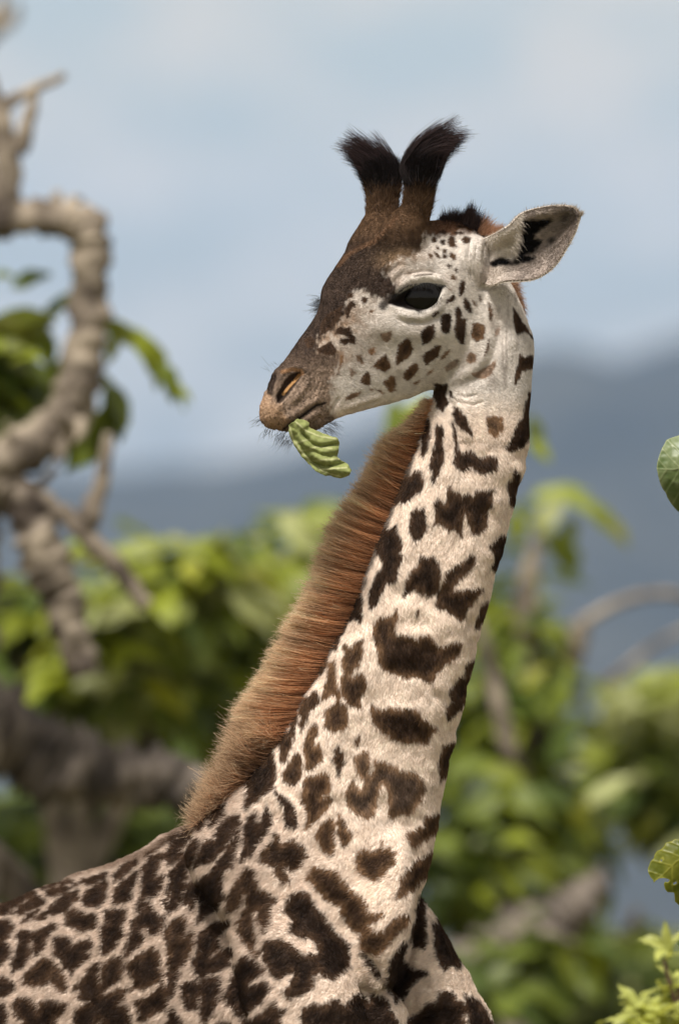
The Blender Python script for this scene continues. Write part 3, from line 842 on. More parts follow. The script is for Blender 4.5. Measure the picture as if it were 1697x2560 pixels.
# nostril, mouth, chin
h += -.013 * smooth(-3, 9, poly_sd(u, v, NOSTRIL))
bump([(688, 990), (690, 965), (704, 938), (726, 920), (752, 917), (768, 930), (762, 950)], 7, .0055)
bump([(712, 985), (726, 965), (742, 948)], 4, .008)
bump([(775, 935), (768, 958), (748, 985), (720, 1010)], 8, .004)
bump([(666, 985), (668, 957), (678, 938)], 5, -.004)
for off in (0, 1, 2, 3):
    bump([(770 + off * 13, 912 + off * 5), (792 + off * 9, 945 + off * 5), (775 + off * 12, 985 + off * 2)], 3.2, -.0009)
bump(MOUTH, 4.5, -.008)
bump([(700, 1052), (735, 1035), (770, 1010), (808, 990)], 9, .004)
bump([(742, 1062), (775, 1042), (805, 1025)], 8, .004)
bump([(800, 1060), (822, 1040), (838, 1010), (850, 990)], 5, -.004)
bump([(775, 1075), (790, 1055), (806, 1040)], 4, -.003)
blob(672, 1030, 30, 40, .005)
# forehead ridge below the horns, ear root wrinkles
bump([(985, 555), (960, 585), (920, 612), (885, 632), (850, 665)], 14, .006)
bump([(1140, 690), (1160, 600)], 10, .002)
for k in range(6):
    bump([(1165 + k * 9, 590 + k * 3), (1160 + k * 9, 650), (1170 + k * 10, 705 - k * 2)], 2.6, (-.0022 if k % 2 else .0016))
bump([(1190, 715), (1215, 722), (1245, 710), (1262, 700)], 9, -.006)
bump([(1268, 712), (1285, 800), (1280, 880)], 12, .004)
bump([(1240, 720), (1252, 800), (1250, 880)], 13, -.004)
# throat folds
for pts in ([(1140, 985), (1165, 992), (1195, 985)], [(1150, 1005), (1180, 1012), (1215, 1002)], [(1115, 975), (1135, 1000), (1165, 1012)]):
    bump(pts, 4, -.003)
bump([(1118, 990), (1140, 1030), (1136, 1060), (1148, 1125)], 7, -.006)
bump([(1150, 1000), (1160, 1050), (1170, 1110)], 16, .004)
# neck muscles
bump([(1080, 1120), (1010, 1330), (930, 1560), (860, 1800), (800, 2010)], 55, .006)
bump([(1150, 1180), (1110, 1400), (1060, 1620), (1020, 1850)], 40, -.004)
bump([(880, 1640), (800, 1800), (740, 1930), (700, 2050)], 26, -.006)
for k in range(7):
    bump([(960 - k * 4, 1480 + k * 95), (1060 - k * 6, 1500 + k * 95), (1150 - k * 16, 1470 + k * 92)], 26, .003 * (1 if k % 2 else -1))
# shoulder ridge, folds of skin before the shoulder, chest hollow
bump([(640, 2000), (690, 1990), (722, 2030), (735, 2080)], 14, .006)
bump([(655, 2035), (690, 2040), (705, 2090), (700, 2120)], 12, -.005)
bump([(625, 2100), (640, 2160), (632, 2240), (622, 2330), (640, 2420)], 22, -.007)
bump([(660, 2150), (690, 2200), (676, 2300), (690, 2380)], 30, .006)
bump([(430, 2060), (455, 2130), (440, 2240), (425, 2330), (420, 2480)], 20, -.005)
bump([(470, 2100), (480, 2200), (470, 2340)], 26, .006)
bump([(720, 2130), (760, 2180), (800, 2240), (860, 2320), (915, 2390)], 24, -.005)
bump([(905, 2375), (940, 2420), (975, 2500)], 14, -.016)
bump([(1075, 2190), (1045, 2300), (1030, 2370), (985, 2500)], 13, -.014)
bump([(560, 2350), (500, 2450), (480, 2560)], 30, -.005)
blob(320, 2330, 150, 60, .006)
blob(150, 2450, 120, 60, -.005)
h += .0011 * smooth(-10, 12, poly_sd(u, v, MUZZLE)) * vnoise((u - v * .3) / 4.5, (v + u * .3) / 16, 43) + .0007 * smooth(-10, 12, poly_sd(u, v, MUZZLE)) * vnoise(u / 3.5, v / 3.5, 44)
big = .0030 * vnoise(u / 38, v / 38, 41) + .0016 * vnoise(u / 17, v / 22, 42)
h += np.where(v > 1100, big, big * .35)
co = co + nr * (h * near)[:, None]
me2.vertices.foreach_set('co', co.astype(np.float32).ravel())
me2.update()
co, ed, nr = mesh_arrays(me2)
u, v = to_px(co)


def far_coat(p):
    """net of blotches for the flank, legs and far side, in body space"""
    r = np.random.default_rng(11)
    seeds = r.uniform([-1.0, -.4, 0], [.7, 1.1, 3.3], (2600, 3))
    out = np.empty((len(p), 3))
    cell = .0
    for i in range(0, len(p), 4000):
        q = p[i:i + 4000]
        q = q + .012 * np.stack([vnoise(q[:, 2] * 45, q[:, 0] * 45, 51), vnoise(q[:, 0] * 45, q[:, 2] * 45, 52), vnoise(q[:, 1] * 45, q[:, 2] * 45, 53)], 1)
        d = (q ** 2).sum(1)[:, None] - 2 * q @ seeds.T + (seeds ** 2).sum(1)[None]
        d = np.sqrt(np.maximum(np.partition(d, 1, axis=1)[:, :2], 0))
        m = smooth(.008, .022, d[:, 1] - d[:, 0])
        out[i:i + 4000] = lerp(np.array([.47, .36, .29]), np.array([.042, .026, .018]), m[:, None])
    return out


nearm = smooth(.5, .25, nr[:, 1]) * smooth(-30, 0, u) * smooth(2600, 2570, v)
vc = np.empty((len(co), 3))
s1 = nearm > 0
vc[s1] = coat(u[s1], v[s1])
s2 = nearm < 1
fc = far_coat(co[s2])
hd2 = v[s2] < 1130
fc[hd2] = lerp(fc[hd2], coat(u[s2][hd2], v[s2][hd2]), .75)
vc[s2] = lerp(fc, vc[s2] * (nearm[s2] > 0)[:, None], nearm[s2][:, None])
hoof = co[:, 2] < .09
vc[hoof] = (.05, .035, .025)
ca = me2.color_attributes.new('coat', 'FLOAT_COLOR', 'POINT')
ca.data.foreach_set('color', np.concatenate([vc, np.ones((len(vc), 1))], 1).astype(np.float32).ravel())

# skin under the fur
coat_mat, nt, b = principled('fur_skin', (.5, .4, .3), .85, .12)
at = nt.nodes.new('ShaderNodeAttribute')
at.attribute_name = 'coat'
nz = nt.nodes.new('ShaderNodeTexNoise')
nz.inputs['Scale'].default_value = 260
nz.inputs['Detail'].default_value = 3
tcn = nt.nodes.new('ShaderNodeTexCoord')
mpn = nt.nodes.new('ShaderNodeMapping')
mpn.inputs['Scale'].default_value = (1.6, 1.6, .45)
nt.links.new(tcn.outputs['Object'], mpn.inputs['Vector'])
nt.links.new(mpn.outputs['Vector'], nz.inputs['Vector'])
bp = nt.nodes.new('ShaderNodeBump')
bp.inputs['Strength'].default_value = .35
bp.inputs['Distance'].default_value = .003
nt.links.new(nz.outputs['Fac'], bp.inputs['Height'])
nt.links.new(bp.outputs['Normal'], b.inputs['Normal'])
nt.links.new(at.outputs['Color'], b.inputs['Base Color'])
me2.materials.append(coat_mat)
me2.polygons.foreach_set('use_smooth', [True] * len(me2.polygons))
me2.name = 'coat'
body = link('body', me2, giraffe)

# ---- hair helper
def hair_material(name, rough=.55, spec=.25, trans=.25):
    m, t, b = principled(name, (.3, .2, .1), rough, spec)
    a = t.nodes.new('ShaderNodeAttribute')
    a.attribute_name = 'hair_colour'
    t.links.new(a.outputs['Color'], b.inputs['Base Color'])
    tr = t.nodes.new('ShaderNodeBsdfTranslucent')
    t.links.new(a.outputs['Color'], tr.inputs['Color'])
    ms = t.nodes.new('ShaderNodeMixShader')
    ms.inputs[0].default_value = trans
    t.links.new(b.outputs[0], ms.inputs[1])
    t.links.new(tr.outputs[0], ms.inputs[2])
    t.links.new(ms.outputs[0], t.nodes['Material Output'].inputs['Surface'])
    return m


def hair(name, P, rad, col, mat, parent=None, stuff=True, taper=.75):
    n, k, _ = P.shape
    cu = bpy.data.hair_curves.new(name)
    cu.add_curves([k] * n)
    cu.attributes['position'].data.foreach_set('vector', P.astype(np.float32).ravel())
    r = np.broadcast_to(np.asarray(rad, float).reshape(-1, 1), (n, 1)) * (1 - taper * np.linspace(0, 1, k)[None] ** 1.5)
    ra = cu.attributes.get('radius') or cu.attributes.new('radius', 'FLOAT', 'POINT')
    ra.data.foreach_set('value', r.astype(np.float32).ravel())
    if col.ndim == 2:
        col = np.repeat(col[:, None], k, 1)
    a = cu.attributes.new('hair_colour', 'FLOAT_COLOR', 'POINT')
    a.data.foreach_set('color', np.concatenate([col, np.ones((n, k, 1))], 2).astype(np.float32).ravel())
    cu.materials.append(mat)
    o = link(name, cu, parent)
    if stuff:
        o['kind'] = 'stuff'
    return o


# ---- short fur on the camera side
fur_mat = hair_material('fur', .85, .03, .15)
me2.calc_loop_triangles()
nt_ = len(me2.loop_triangles)
tri = np.empty(nt_ * 3, np.int32)
me2.loop_triangles.foreach_get('vertices', tri)
tri = tri.reshape(-1, 3)
tn = nr[tri].mean(1)
tc_ = co[tri].mean(1)
tu, tvv = to_px(tc_)
keep = (tn[:, 1] < .38) & (tu > -40) & (tu < 1740) & (tvv < 2610)
tri = tri[keep]
pa, pb, pc = co[tri[:, 0]], co[tri[:, 1]], co[tri[:, 2]]
ar = .5 * np.linalg.norm(np.cross(pb - pa, pc - pa), axis=1)
tvk = tvv[keep]
dens = ar * np.where(tvk < 1120, 2.6, 1.0)
NF = 330000
idx = rng.choice(len(tri), NF, p=dens / dens.sum())
r1, r2 = rng.random(NF), rng.random(NF)
m = r1 + r2 > 1
r1[m], r2[m] = 1 - r1[m], 1 - r2[m]
root = pa[idx] + (pb - pa)[idx] * r1[:, None] + (pc - pa)[idx] * r2[:, None]
rn = nr[tri[idx, 0]] * (1 - r1 - r2)[:, None] + nr[tri[idx, 1]] * r1[:, None] + nr[tri[idx, 2]] * r2[:, None]
rn /= np.linalg.norm(rn, axis=1)[:, None]
fu, fv = to_px(root)
bald = (poly_sd(fu, fv, EYE) > -9) | (poly_sd(fu, fv, NOSTRIL) > -2)
# lie of the hair: from the nose backwards on the face, down the neck, back and down on the body
flow = np.zeros((NF, 3))
fh = smooth(1090, 1010, fv) * smooth(1290, 1200, fu)
fb = smooth(1950, 2150, fv + (820 - fu) * .45)
flow += fh[:, None] * np.array([.85, .35, -.15])
flow += ((1 - fh) * (1 - fb))[:, None] * np.array([.12, -.02, -1.0])
flow += ((1 - fh) * fb)[:, None] * np.array([-.62, .42, -.62])
fore = np.exp(-((fu - 900) ** 2 + (fv - 620) ** 2) / 130 ** 2)
flow += fore[:, None] * np.array([.1, 0, .6])
chest = smooth(800, 900, fu) * smooth(2250, 2350, fv)
flow = lerp(flow, np.array([-.75, -.1, -.25]), chest[:, None])
sw = vnoise(fu / 45, fv / 45, 61) * .45
flow[:, 0] += sw
flow += rng.normal(0, .3, (NF, 3))
flow -= rn * (flow * rn).sum(1)[:, None]
flow /= np.linalg.norm(flow, axis=1)[:, None] + 1e-9
L = lerp(.0092, .005, smooth(1120, 1020, fv)) * rng.uniform(.65, 1.25, NF)
L *= lerp(1, .55, smooth(900, 800, fu) * smooth(1120, 1080, fv))
L *= 1 + .25 * fb
L[bald] = .0005
lift = (.20 + .16 * rng.random(NF)) + .12 * smooth(-.15, .2, rn[:, 1])
P = np.empty((NF, 3, 3))
P[:, 0] = root - rn * .0006
P[:, 1] = root + (flow * .52 + rn * lift[:, None] * .62) * L[:, None]
P[:, 2] = root + (flow * 1.0 + rn * lift[:, None] * .75) * L[:, None]
fcol = coat(fu, fv) * (1 + (rng.uniform(.79, 1.22, NF) - 1) * lerp(1, 1.25, fh))[:, None]
fcol = np.clip(fcol, .004, .9)
FUR_R = .00036
hair('fur', P, FUR_R * rng.uniform(.7, 1.2, NF) * lerp(1, .78, fh), fcol, fur_mat, body)

# ---- horns with their black tufts
def horn(rows, name='ossicone'):
    """rows: centre (photo px), depth, radius across"""
    v, f = tube([W(a, b, y) for a, b, y, r in rows], [r for a, b, y, r in rows], 28, 40, .06, int(rows[0][0]), 1.0)
    me = mesh_from(name, v, f, coat_mat)
    c = me.color_attributes.new('coat', 'FLOAT_COLOR', 'POINT')
    uu, vv = to_px(v)
    k = smooth(490, 450, vv)[:, None]
    cc = lerp(np.array([.10, .06, .036]), np.array([.012, .010, .010]), k) * (1 + .25 * vnoise(uu / 5, vv / 14, 71))[:, None]
    c.data.foreach_set('color', np.concatenate([cc, np.ones((len(v), 1))], 1).astype(np.float32).ravel())
    return link(name, me, giraffe), v


HORN_N = [(1022, 560, -.05, .02), (1034, 540, -.055, .028), (1044, 508, -.06, .027), (1049, 470, -.064, .0265), (1053, 435, -.066, .032), (1056, 408, -.067, .030), (1060, 392, -.068, .014)]
HORN_F = [(950, 565, .055, .02), (954, 540, .058, .030), (956, 505, .062, .029), (955, 455, .066, .036), (951, 425, .068, .034), (947, 405, .068, .014)]
horn_n, hvn = horn(HORN_N)
horn_f, hvf = horn(HORN_F)
tuft_mat = hair_material('tuft_hair', .65, .1, .08)


def horn_fur(o, rows, n=9000):
    q = catmull([tuple(W(a, b, y)) + (r,) for a, b, y, r in rows], 60)
    t = rng.integers(0, 59, n)
    c, r = q[t, :3], q[t, 3]
    ax = np.gradient(q[:, :3], axis=0)[t]
    ax /= np.linalg.norm(ax, axis=1)[:, None]
    th = rng.uniform(0, 2 * np.pi, n)
    a = np.cross(ax, [0.13, 1, .05])
    a /= np.linalg.norm(a, axis=1)[:, None]
    bb = np.cross(ax, a)
    nrm = a * np.cos(th)[:, None] + bb * np.sin(th)[:, None]
    p0 = c + nrm * (r * .99)[:, None]
    d = ax + rng.normal(0, .3, (n, 3))
    L = rng.uniform(.008, .016, n) * (.4 + .6 * smooth(5, 30, t.astype(float)))
    P = np.stack([p0, p0 + (d * .5 + nrm * .28) * L[:, None], p0 + (d * 1.0 + nrm * .42) * L[:, None]], 1)
    uu, vv = to_px(p0)
    k = smooth(500, 455, vv + rng.normal(0, 8, n))[:, None]
    cc = lerp(np.array([.125, .075, .045]), np.array([.014, .011, .011]), k) * rng.uniform(.55, 1.5, n)[:, None]
    hair('fur', P, .00042, cc, fur_mat, o)


horn_fur(horn_n, HORN_N)
horn_fur(horn_f, HORN_F)


def tuft(o, rows, guides, n, seed, rad=.00045):
    """guides: list of root->tip polylines in photo px; strands are spread round them"""
    r = np.random.default_rng(seed)
    K = 9
    G = np.array([catmull([W(a, b, y) for a, b, y in g], K) for g in guides])
    w = np.array([1.0] * len(G))
    gi = r.integers(0, len(G), n)
    gj = np.clip(gi + r.integers(-1, 2, n), 0, len(G) - 1)
    f = (r.random(n) * .75)[:, None, None]
    P = G[gi] * (1 - f) + G[gj] * f
    t = np.linspace(0, 1, K)[None, :, None]
    nl = 16
    li = gi * nl + r.integers(0, nl, n)
    lock = r.normal(0, 1, (len(G) * nl, 3)) * np.array([.007, .014, .006])
    lockl = .5 + .66 * r.random(len(G) * nl) ** .8
    P = P + r.normal(0, 1, (n, 1, 3)) * np.array([.003, .012, .004]) * (1 - .86 * t ** .8) + lock[li][:, None] * t
    ln = (lockl[li] * r.uniform(.8, 1.05, n))[:, None, None]
    P = P[:, :1] + (P - P[:, :1]) * ln
    P += (t ** 2) * r.normal(0, .0035, (n, 1, 3))
    base = np.array([.014, .0105, .0105])
    tipc = np.array([.075, .045, .045])
    col = lerp(base, tipc, (t ** 2.2) * r.uniform(0, 1, (n, 1, 1))) * r.uniform(.6, 1.4, (n, 1, 1))
    hair('hair_tuft', P, rad, np.broadcast_to(col, (n, K, 3)), tuft_mat, o)


yn, yf = -.067, .067
tuft(horn_n, HORN_N, [
 [(1022, 458, yn), (1006, 425, yn), (1018, 395, yn), (1050, 350, yn), (1115, 306, yn)],
 [(1030, 455, yn), (1020, 415, yn), (1042, 375, yn), (1080, 335, yn), (1136, 311, yn)],
 [(1040, 455, yn), (1040, 405, yn), (1062, 368, yn), (1100, 345, yn), (1150, 333, yn)],
 [(1055, 460, yn), (1062, 410, yn), (1080, 375, yn), (1115, 350, yn), (1165, 345, yn)],
 [(1070, 458, yn), (1088, 420, yn), (1096, 390, yn), (1116, 362, yn), (1150, 350, yn)],
 [(1078, 462, yn), (1095, 432, yn), (1101, 410, yn), (1104, 388, yn), (1114, 370, yn)]], 3000, 3)
tuft(horn_f, HORN_F, [
 [(985, 468, yf), (994, 435, yf), (985, 405, yf), (965, 375, yf), (945, 352, yf)],
 [(978, 464, yf), (980, 430, yf), (960, 400, yf), (930, 370, yf), (890, 345, yf)],
 [(965, 470, yf), (958, 425, yf), (935, 398, yf), (900, 372, yf), (870, 352, yf)],
 [(947, 475, yf), (942, 432, yf), (924, 402, yf), (893, 382, yf), (858, 373, yf)],
 [(938, 476, yf), (926, 445, yf), (914, 418, yf), (893, 394, yf), (856, 378, yf)],
 [(932, 482, yf), (919, 458, yf), (911, 436, yf), (902, 414, yf), (892, 400, yf)]], 2900, 4)

# ---- mane
MANE = [((1000, 915), (978, 935)), ((985, 960), (925, 990)), ((965, 1030), (872, 1025)), ((935, 1095), (845, 1085)), ((905, 1170), (798, 1150)), ((880, 1240), (752, 1222)),
        ((852, 1310), (722, 1305)), ((825, 1380), (688, 1385)), ((790, 1450), (648, 1458)), ((750, 1520), (610, 1532)), ((715, 1580), (573, 1592)), ((685, 1640), (536, 1640)),
        ((660, 1678), (534, 1680)), ((640, 1702), (556, 1698)), ((615, 1732), (500, 1697)), ((580, 1778), (480, 1758)), ((540, 1818), (452, 1826)), ((500, 1856), (440, 1862)), ((450, 1900), (418, 1905))]
mane_mat = hair_material('mane_hair', .55, .2, .5)
NM, K = 36000, 6
t = np.sort(rng.random(NM)) * (len(MANE) - 1)
R_ = catmull([PW(a[0], a[1], .035 + .02 * max(0, (a[1] - 1700) / 200)) for a, b in MANE], 400)
T_ = catmull([PW(b[0], b[1], .03 + .02 * max(0, (a[1] - 1700) / 200)) for a, b in MANE], 400)
ti = np.clip(t / (len(MANE) - 1) * 399, 0, 398.9)
i0 = ti.astype(int)
fr = (ti - i0)[:, None]
rt = R_[i0] * (1 - fr) + R_[i0 + 1] * fr
tj = np.clip(ti - 9 * smooth(255, 225, ti), 0, 398.9)
j0 = tj.astype(int)
fj = (tj - j0)[:, None]
tp = T_[j0] * (1 - fj) + T_[j0 + 1] * fj
cl = 900
cn = rng.normal(0, 1, (cl, 3)) * np.array([.0035, .010, .0035])
ci = (ti / 400 * cl + rng.normal(0, .6, NM)).astype(int) % cl
side = rng.normal(0, .011, NM)
rt = rt + np.stack([.014 + .003 * rng.normal(0, 1, NM), side - .006, rng.normal(0, .004, NM)], 1)
ln = np.where(rng.random(NM) < .15, rng.uniform(.4, .85, NM), rng.normal(.915, .055, NM) * lerp(1, .80, smooth(275, 300, ti))) + .018 * vnoise(ti / 5, ti * 0, 81)
tp = rt + (tp - rt) * ln[:, None] + cn[ci] + rng.normal(0, .003, (NM, 3)) + np.stack([side * 0, side * .8, side * 0], 1)
s = np.linspace(0, 1, K)[None, :, None]
P = rt[:, None] * (1 - s) + tp[:, None] * s
sag = np.array([.0, .0, -.003]) * (1 - (2 * s - 1) ** 2)
curl = smooth(310, 325, ti) * smooth(352, 340, ti)
P = P + sag + (s ** 3) * np.stack([0 * ti, 0 * ti, -.045 * smooth(252, 262, ti) * smooth(272, 268, ti)], 1)[:, None]
P = P + (s ** 2) * rng.normal(0, .0034, (NM, 1, 3))
fl = smooth(268, 285, ti)[:, None, None]
P = P + (s ** 1.4) * fl * (rng.normal(0, 1, (NM, 1, 3)) * np.array([.010, .012, .015]) + np.array([.012, 0, .012]) + cn[(ci * 7) % cl][:, None] * 2.2)
low = smooth(278, 300, ti)[:, None, None]
rootc = lerp(np.array([.36, .165, .08]), np.array([.30, .165, .095]), low)
midc = lerp(np.array([.66, .345, .17]), np.array([.52, .31, .18]), low)
tipc = lerp(np.array([.82, .64, .45]), np.array([.60, .45, .31]), low)
col = lerp(lerp(rootc, midc, smooth(0, .6, s)), tipc, smooth(.5, 1.0, s) * .85)
band = (.92 + .16 * vnoise(ti / 3.0, ti * 0, 82) + .12 * vnoise(ti * 1.3, ti * 0, 83))[:, None, None]
col = np.clip(col * band * rng.uniform(.45, 1.55, (NM, 1, 1)), .01, .9)
hair('mane', P, .00034, col, mane_mat, giraffe, taper=.6)
# loose pale ends standing out along its edge
NE = 9000
pk = rng.integers(0, NM, NE)
e0 = P[pk, 4] + (P[pk, 5] - P[pk, 4]) * rng.random((NE, 1))
ed_ = P[pk, 5] - P[pk, 3]
ed_ /= np.linalg.norm(ed_, axis=1)[:, None] + 1e-9
ed_ = ed_ + rng.normal(0, .45, (NE, 3))
Le = rng.uniform(.006, .015, NE)[:, None]
EP = np.stack([e0, e0 + ed_ * Le * .5, e0 + ed_ * Le + rng.normal(0, .002, (NE, 3))], 1)
hair('mane', EP, .00022, np.array([.88, .68, .46]) * rng.uniform(.7, 1.02, (NE, 1)), mane_mat, giraffe)

# mane where it comes round behind the ear, and the fluff on the poll
def fluff(pairs, n, width, c0, c1, seed, rad=.00032, jit=.006):
    r = np.random.default_rng(seed)
    A = catmull([W(a, b, y) for (a, b, y), (c, d) in pairs], 100)
    B = catmull([W(c, d, y) for (a, b, y), (c, d) in pairs], 100)
    i = r.integers(0, 100, n)
    sd_ = r.normal(0, width, n)
    p0 = A[i] + np.stack([r.normal(0, .003, n), sd_, r.normal(0, .003, n)], 1)
    p1 = B[i] + np.stack([r.normal(0, jit, n), sd_ * 1.1, r.normal(0, jit, n)], 1)
    p1 = p0 + (p1 - p0) * r.uniform(.5, 1.1, n)[:, None]
    mid = (p0 + p1) / 2 + r.normal(0, .002, (n, 3))
    P = np.stack([p0, mid, p1], 1)
    c = lerp(np.array(c0), np.array(c1), r.random(n)[:, None]) * r.uniform(.7, 1.3, n)[:, None]
    return P, rad, c


P, rd, c = fluff([((1262, 690, .04), (1290, 688)), ((1280, 725, .045), (1300, 735)), ((1292, 760, .05), (1308, 780)), ((1300, 790, .05), (1306, 815))], 2600, .014, (.30, .15, .08), (.5, .33, .22), 21)
hair('mane', P, rd, c, mane_mat, giraffe)
P, rd, c = fluff([((1100, 555, .03), (1105, 535)), ((1130, 553, .03), (1138, 530)), ((1155, 562, .03), (1166, 528)), ((1172, 566, .03), (1180, 520)), ((1185, 575, .035), (1200, 535)), ((1195, 582, .035), (1222, 545)), ((1215, 590, .04), (1240, 565)), ((1240, 590, .045), (1262, 565))],
                 3200, .02, (.045, .022, .018), (.30, .16, .09), 22)
pu_, pv_ = to_px(P[:, 0])
c = np.where((pu_ < 1192)[:, None], np.array([.03, .018, .016]) * rng.uniform(.7, 1.5, (len(c), 1)), np.array([.40, .22, .13]) * rng.uniform(.6, 1.4, (len(c), 1)))
hair('poll_tuft', P, rd, c, mane_mat, giraffe)
P, rd, c = fluff([((1160, 560, .0), (1168, 530)), ((1170, 563, .0), (1176, 508)), ((1180, 566, .0), (1186, 525))], 420, .008, (.03, .018, .016), (.05, .03, .026), 23, jit=.004)
hair('poll_tuft', P, rd, c, mane_mat, giraffe)
P, rd, c = fluff([((1110, 545, .03), (1104, 515)), ((1135, 545, .03), (1131, 515)), ((1150, 550, .03), (1154, 520))], 60, .012, (.03, .018, .016), (.05, .03, .026), 24, jit=.003)
hair('poll_tuft', P, rd, c, mane_mat, giraffe)

# ---- eye
def uv_ball(c, r, nu=40, nv=24):
    v, f = [], []
    for i in range(nv + 1):
        p = math.pi * i / nv
        for j in range(nu):
            a = 2 * math.pi * j / nu
            v.append(np.array(c) + r * np.array([math.sin(p) * math.cos(a), math.cos(p), math.sin(p) * math.sin(a)]))
    return v, ring_faces(nv + 1, nu, 0, False)


eye_mat, _, eb = principled('eye', (.004, .003, .0025), .035, .25)
# depth of the coat at the eye
dsel = np.hypot(u - 1045, v - 735) < 60
rim_y = np.median(co[dsel & (nr[:, 1] < 0) & (poly_sd(u, v, EYE) > -8) & (poly_sd(u, v, EYE) < 0), 1])
ER = .056
ev, ef = uv_ball(W(1050, 745, rim_y + ER - .0035), ER)
eye = link('eye', mesh_from('eye', ev, ef, eye_mat), giraffe)
# lashes
lash_mat = hair_material('lash', .5, .2, .05)
g = []
for k in range(240):
    t = rng.random()
    a = catmull([(985, 738), (1020, 713), (1065, 706), (1112, 712)], 50)[int(t * 49)]
    p0 = W(a[0], a[1], rim_y - .007)
    d = np.array([-.5 + t * 1.0, -1.0, -.75 + .25 * rng.random()]) + rng.normal(0, .15, 3)
    Lh = rng.uniform(.010, .020)
    g.append([p0, p0 + d * Lh * .5, p0 + d * Lh + np.array([0, 0, .002])])
for k in range(120):
    t = rng.random()
    a = catmull([(1000, 768), (1040, 779), (1080, 766), (1106, 735)], 50)[int(t * 49)]
    p0 = W(a[0], a[1], rim_y - .003)
    d = np.array([-.4 + t * .8, -.8, -.7]) + rng.normal(0, .2, 3)
    g.append([p0, p0 + d * .003, p0 + d * .007])
hair('eyelashes', np.array(g), .0003, np.full((len(g), 3), .012), lash_mat, giraffe)
# far eye: only its lashes and brow show past the forehead
g = []
for k in range(130):
    p0 = W(800 + rng.normal(0, 4), 765 + rng.normal(0, 12), .02 + rng.normal(0, .01))
    d = np.array([-.9, .1, -.1]) + rng.normal(0, .35, 3)
    Lh = rng.uniform(.010, .022)
    g.append([p0, p0 + d * Lh * .5, p0 + d * Lh])
hair('eyelashes', np.array(g), .0003, np.full((len(g), 3), .02) * rng.uniform(.5, 3, (len(g), 1)), lash_mat, giraffe)
fev, fef = uv_ball(W(868, 745, .030), .036)
eye2 = link('eye', mesh_from('eye', fev, fef, eye_mat), giraffe)
# whiskers
g = []
for (cu, cv, du, dv, nn, y) in [(652, 1050, -.7, -.35, 40, -.15), (672, 1072, -.3, -.8, 40, -.15), (705, 1085, -.5, -.8, 60, -.14), (722, 1098, -.55, -.75, 70, -.14), (815, 1072, .55, -.5, 70, -.11), (690, 922, -.5, .6, 14, -.11), (830, 1058, .7, -.35, 40, -.11)]:
    for k in range(nn):
        p0 = W(cu + rng.normal(0, 9), cv + rng.normal(0, 6), y + rng.normal(0, .014))
        d = np.array([du, rng.normal(0, .3), dv]) + rng.normal(0, .22, 3)
        Lh = rng.uniform(.006, .024) if rng.random() < .8 else rng.uniform(.02, .034)
        g.append([p0, p0 + d * Lh * .5, p0 + d * Lh + np.array([0, 0, -.001])])
hair('whiskers', np.array(g), .00022, np.full((len(g), 3), .02), lash_mat, giraffe)

# ---- ear
E1 = catmull([(1178, 612), (1228, 588), (1270, 566), (1305, 533), (1362, 517), (1402, 515), (1432, 520), (1447, 534)], 60)
E2 = catmull([(1188, 692), (1222, 712), (1262, 702), (1325, 698), (1362, 682), (1390, 656), (1414, 618), (1434, 580), (1447, 540)], 60)
na, nb = 60, 44
grid = np.empty((na, nb, 3))
yb, yt = -.085, -.12
for i in range(na):
    a = i / (na - 1)
    for j in range(nb):
        b_ = j / (nb - 1)
        uv = E1[i] * (1 - b_) + E2[i] * b_
        cup = .05 * (math.sin(math.pi * b_) ** .8) * (math.sin(math.pi * min(1, .12 + .88 * a)) ** .7) * (1 - .35 * a)
        roll = -.020 * math.exp(-((b_ - .10) / .12) ** 2) * smooth(0, .3, np.array(a)) * smooth(.85, .5, np.array(a))
        rip = .0025 * math.sin(b_ * 23 + a * 3) * math.sin(math.pi * a)
        grid[i, j] = W(uv[0], uv[1], (lerp(.0, yb, float(smooth(0, .22, np.array(a)))) + (yt - yb) * a) + cup * (1 if a > .1 else a / .1) + float(roll) + rip)
th_n = np.cross(np.gradient(grid, axis=0), np.gradient(grid, axis=1))
th_n /= np.linalg.norm(th_n, axis=2)[..., None] + 1e-12
if th_n[30, 22, 1] > 0:
    th_n = -th_n
th_ = .0045
V = np.concatenate([grid.reshape(-1, 3), (grid - th_n * th_).reshape(-1, 3)])
F = []
NN = na * nb
for i in range(na - 1):
    for j in range(nb - 1):
        a, b2, c2, d2 = i * nb + j, i * nb + j + 1, (i + 1) * nb + j + 1, (i + 1) * nb + j
        F += [(a, b2, c2, d2), (NN + d2, NN + c2, NN + b2, NN + a)]
edge = [i * nb for i in range(na)] + [(na - 1) * nb + j for j in range(1, nb)] + [i * nb + nb - 1 for i in range(na - 2, -1, -1)] + [j for j in range(nb - 2, 0, -1)]
for k in range(len(edge)):
    a, b2 = edge[k], edge[(k + 1) % len(edge)]
    F.append((b2, a, NN + a, NN + b2))
Z5 = lambda p: [(1100 + a / 4, 500 + b / 4) for a, b in p]
EAR_BLACK = [Z5([(800, 215), (900, 195), (1100, 190), (1110, 220), (1050, 270), (980, 320), (945, 350), (950, 390), (1020, 395), (1010, 440), (960, 490), (940, 540), (850, 550), (940, 565), (955, 590), (900, 620), (800, 640), (720, 650), (600, 660), (520, 670), (495, 640), (530, 605), (600, 580), (680, 600), (700, 625), (740, 590), (770, 540), (800, 420), (820, 300)])]
EAR_WHITE = Z5([(250, 350), (520, 350), (680, 270), (740, 190), (830, 125), (820, 200), (800, 300), (790, 420), (760, 540), (710, 610), (600, 570), (480, 620), (430, 500), (300, 400)])


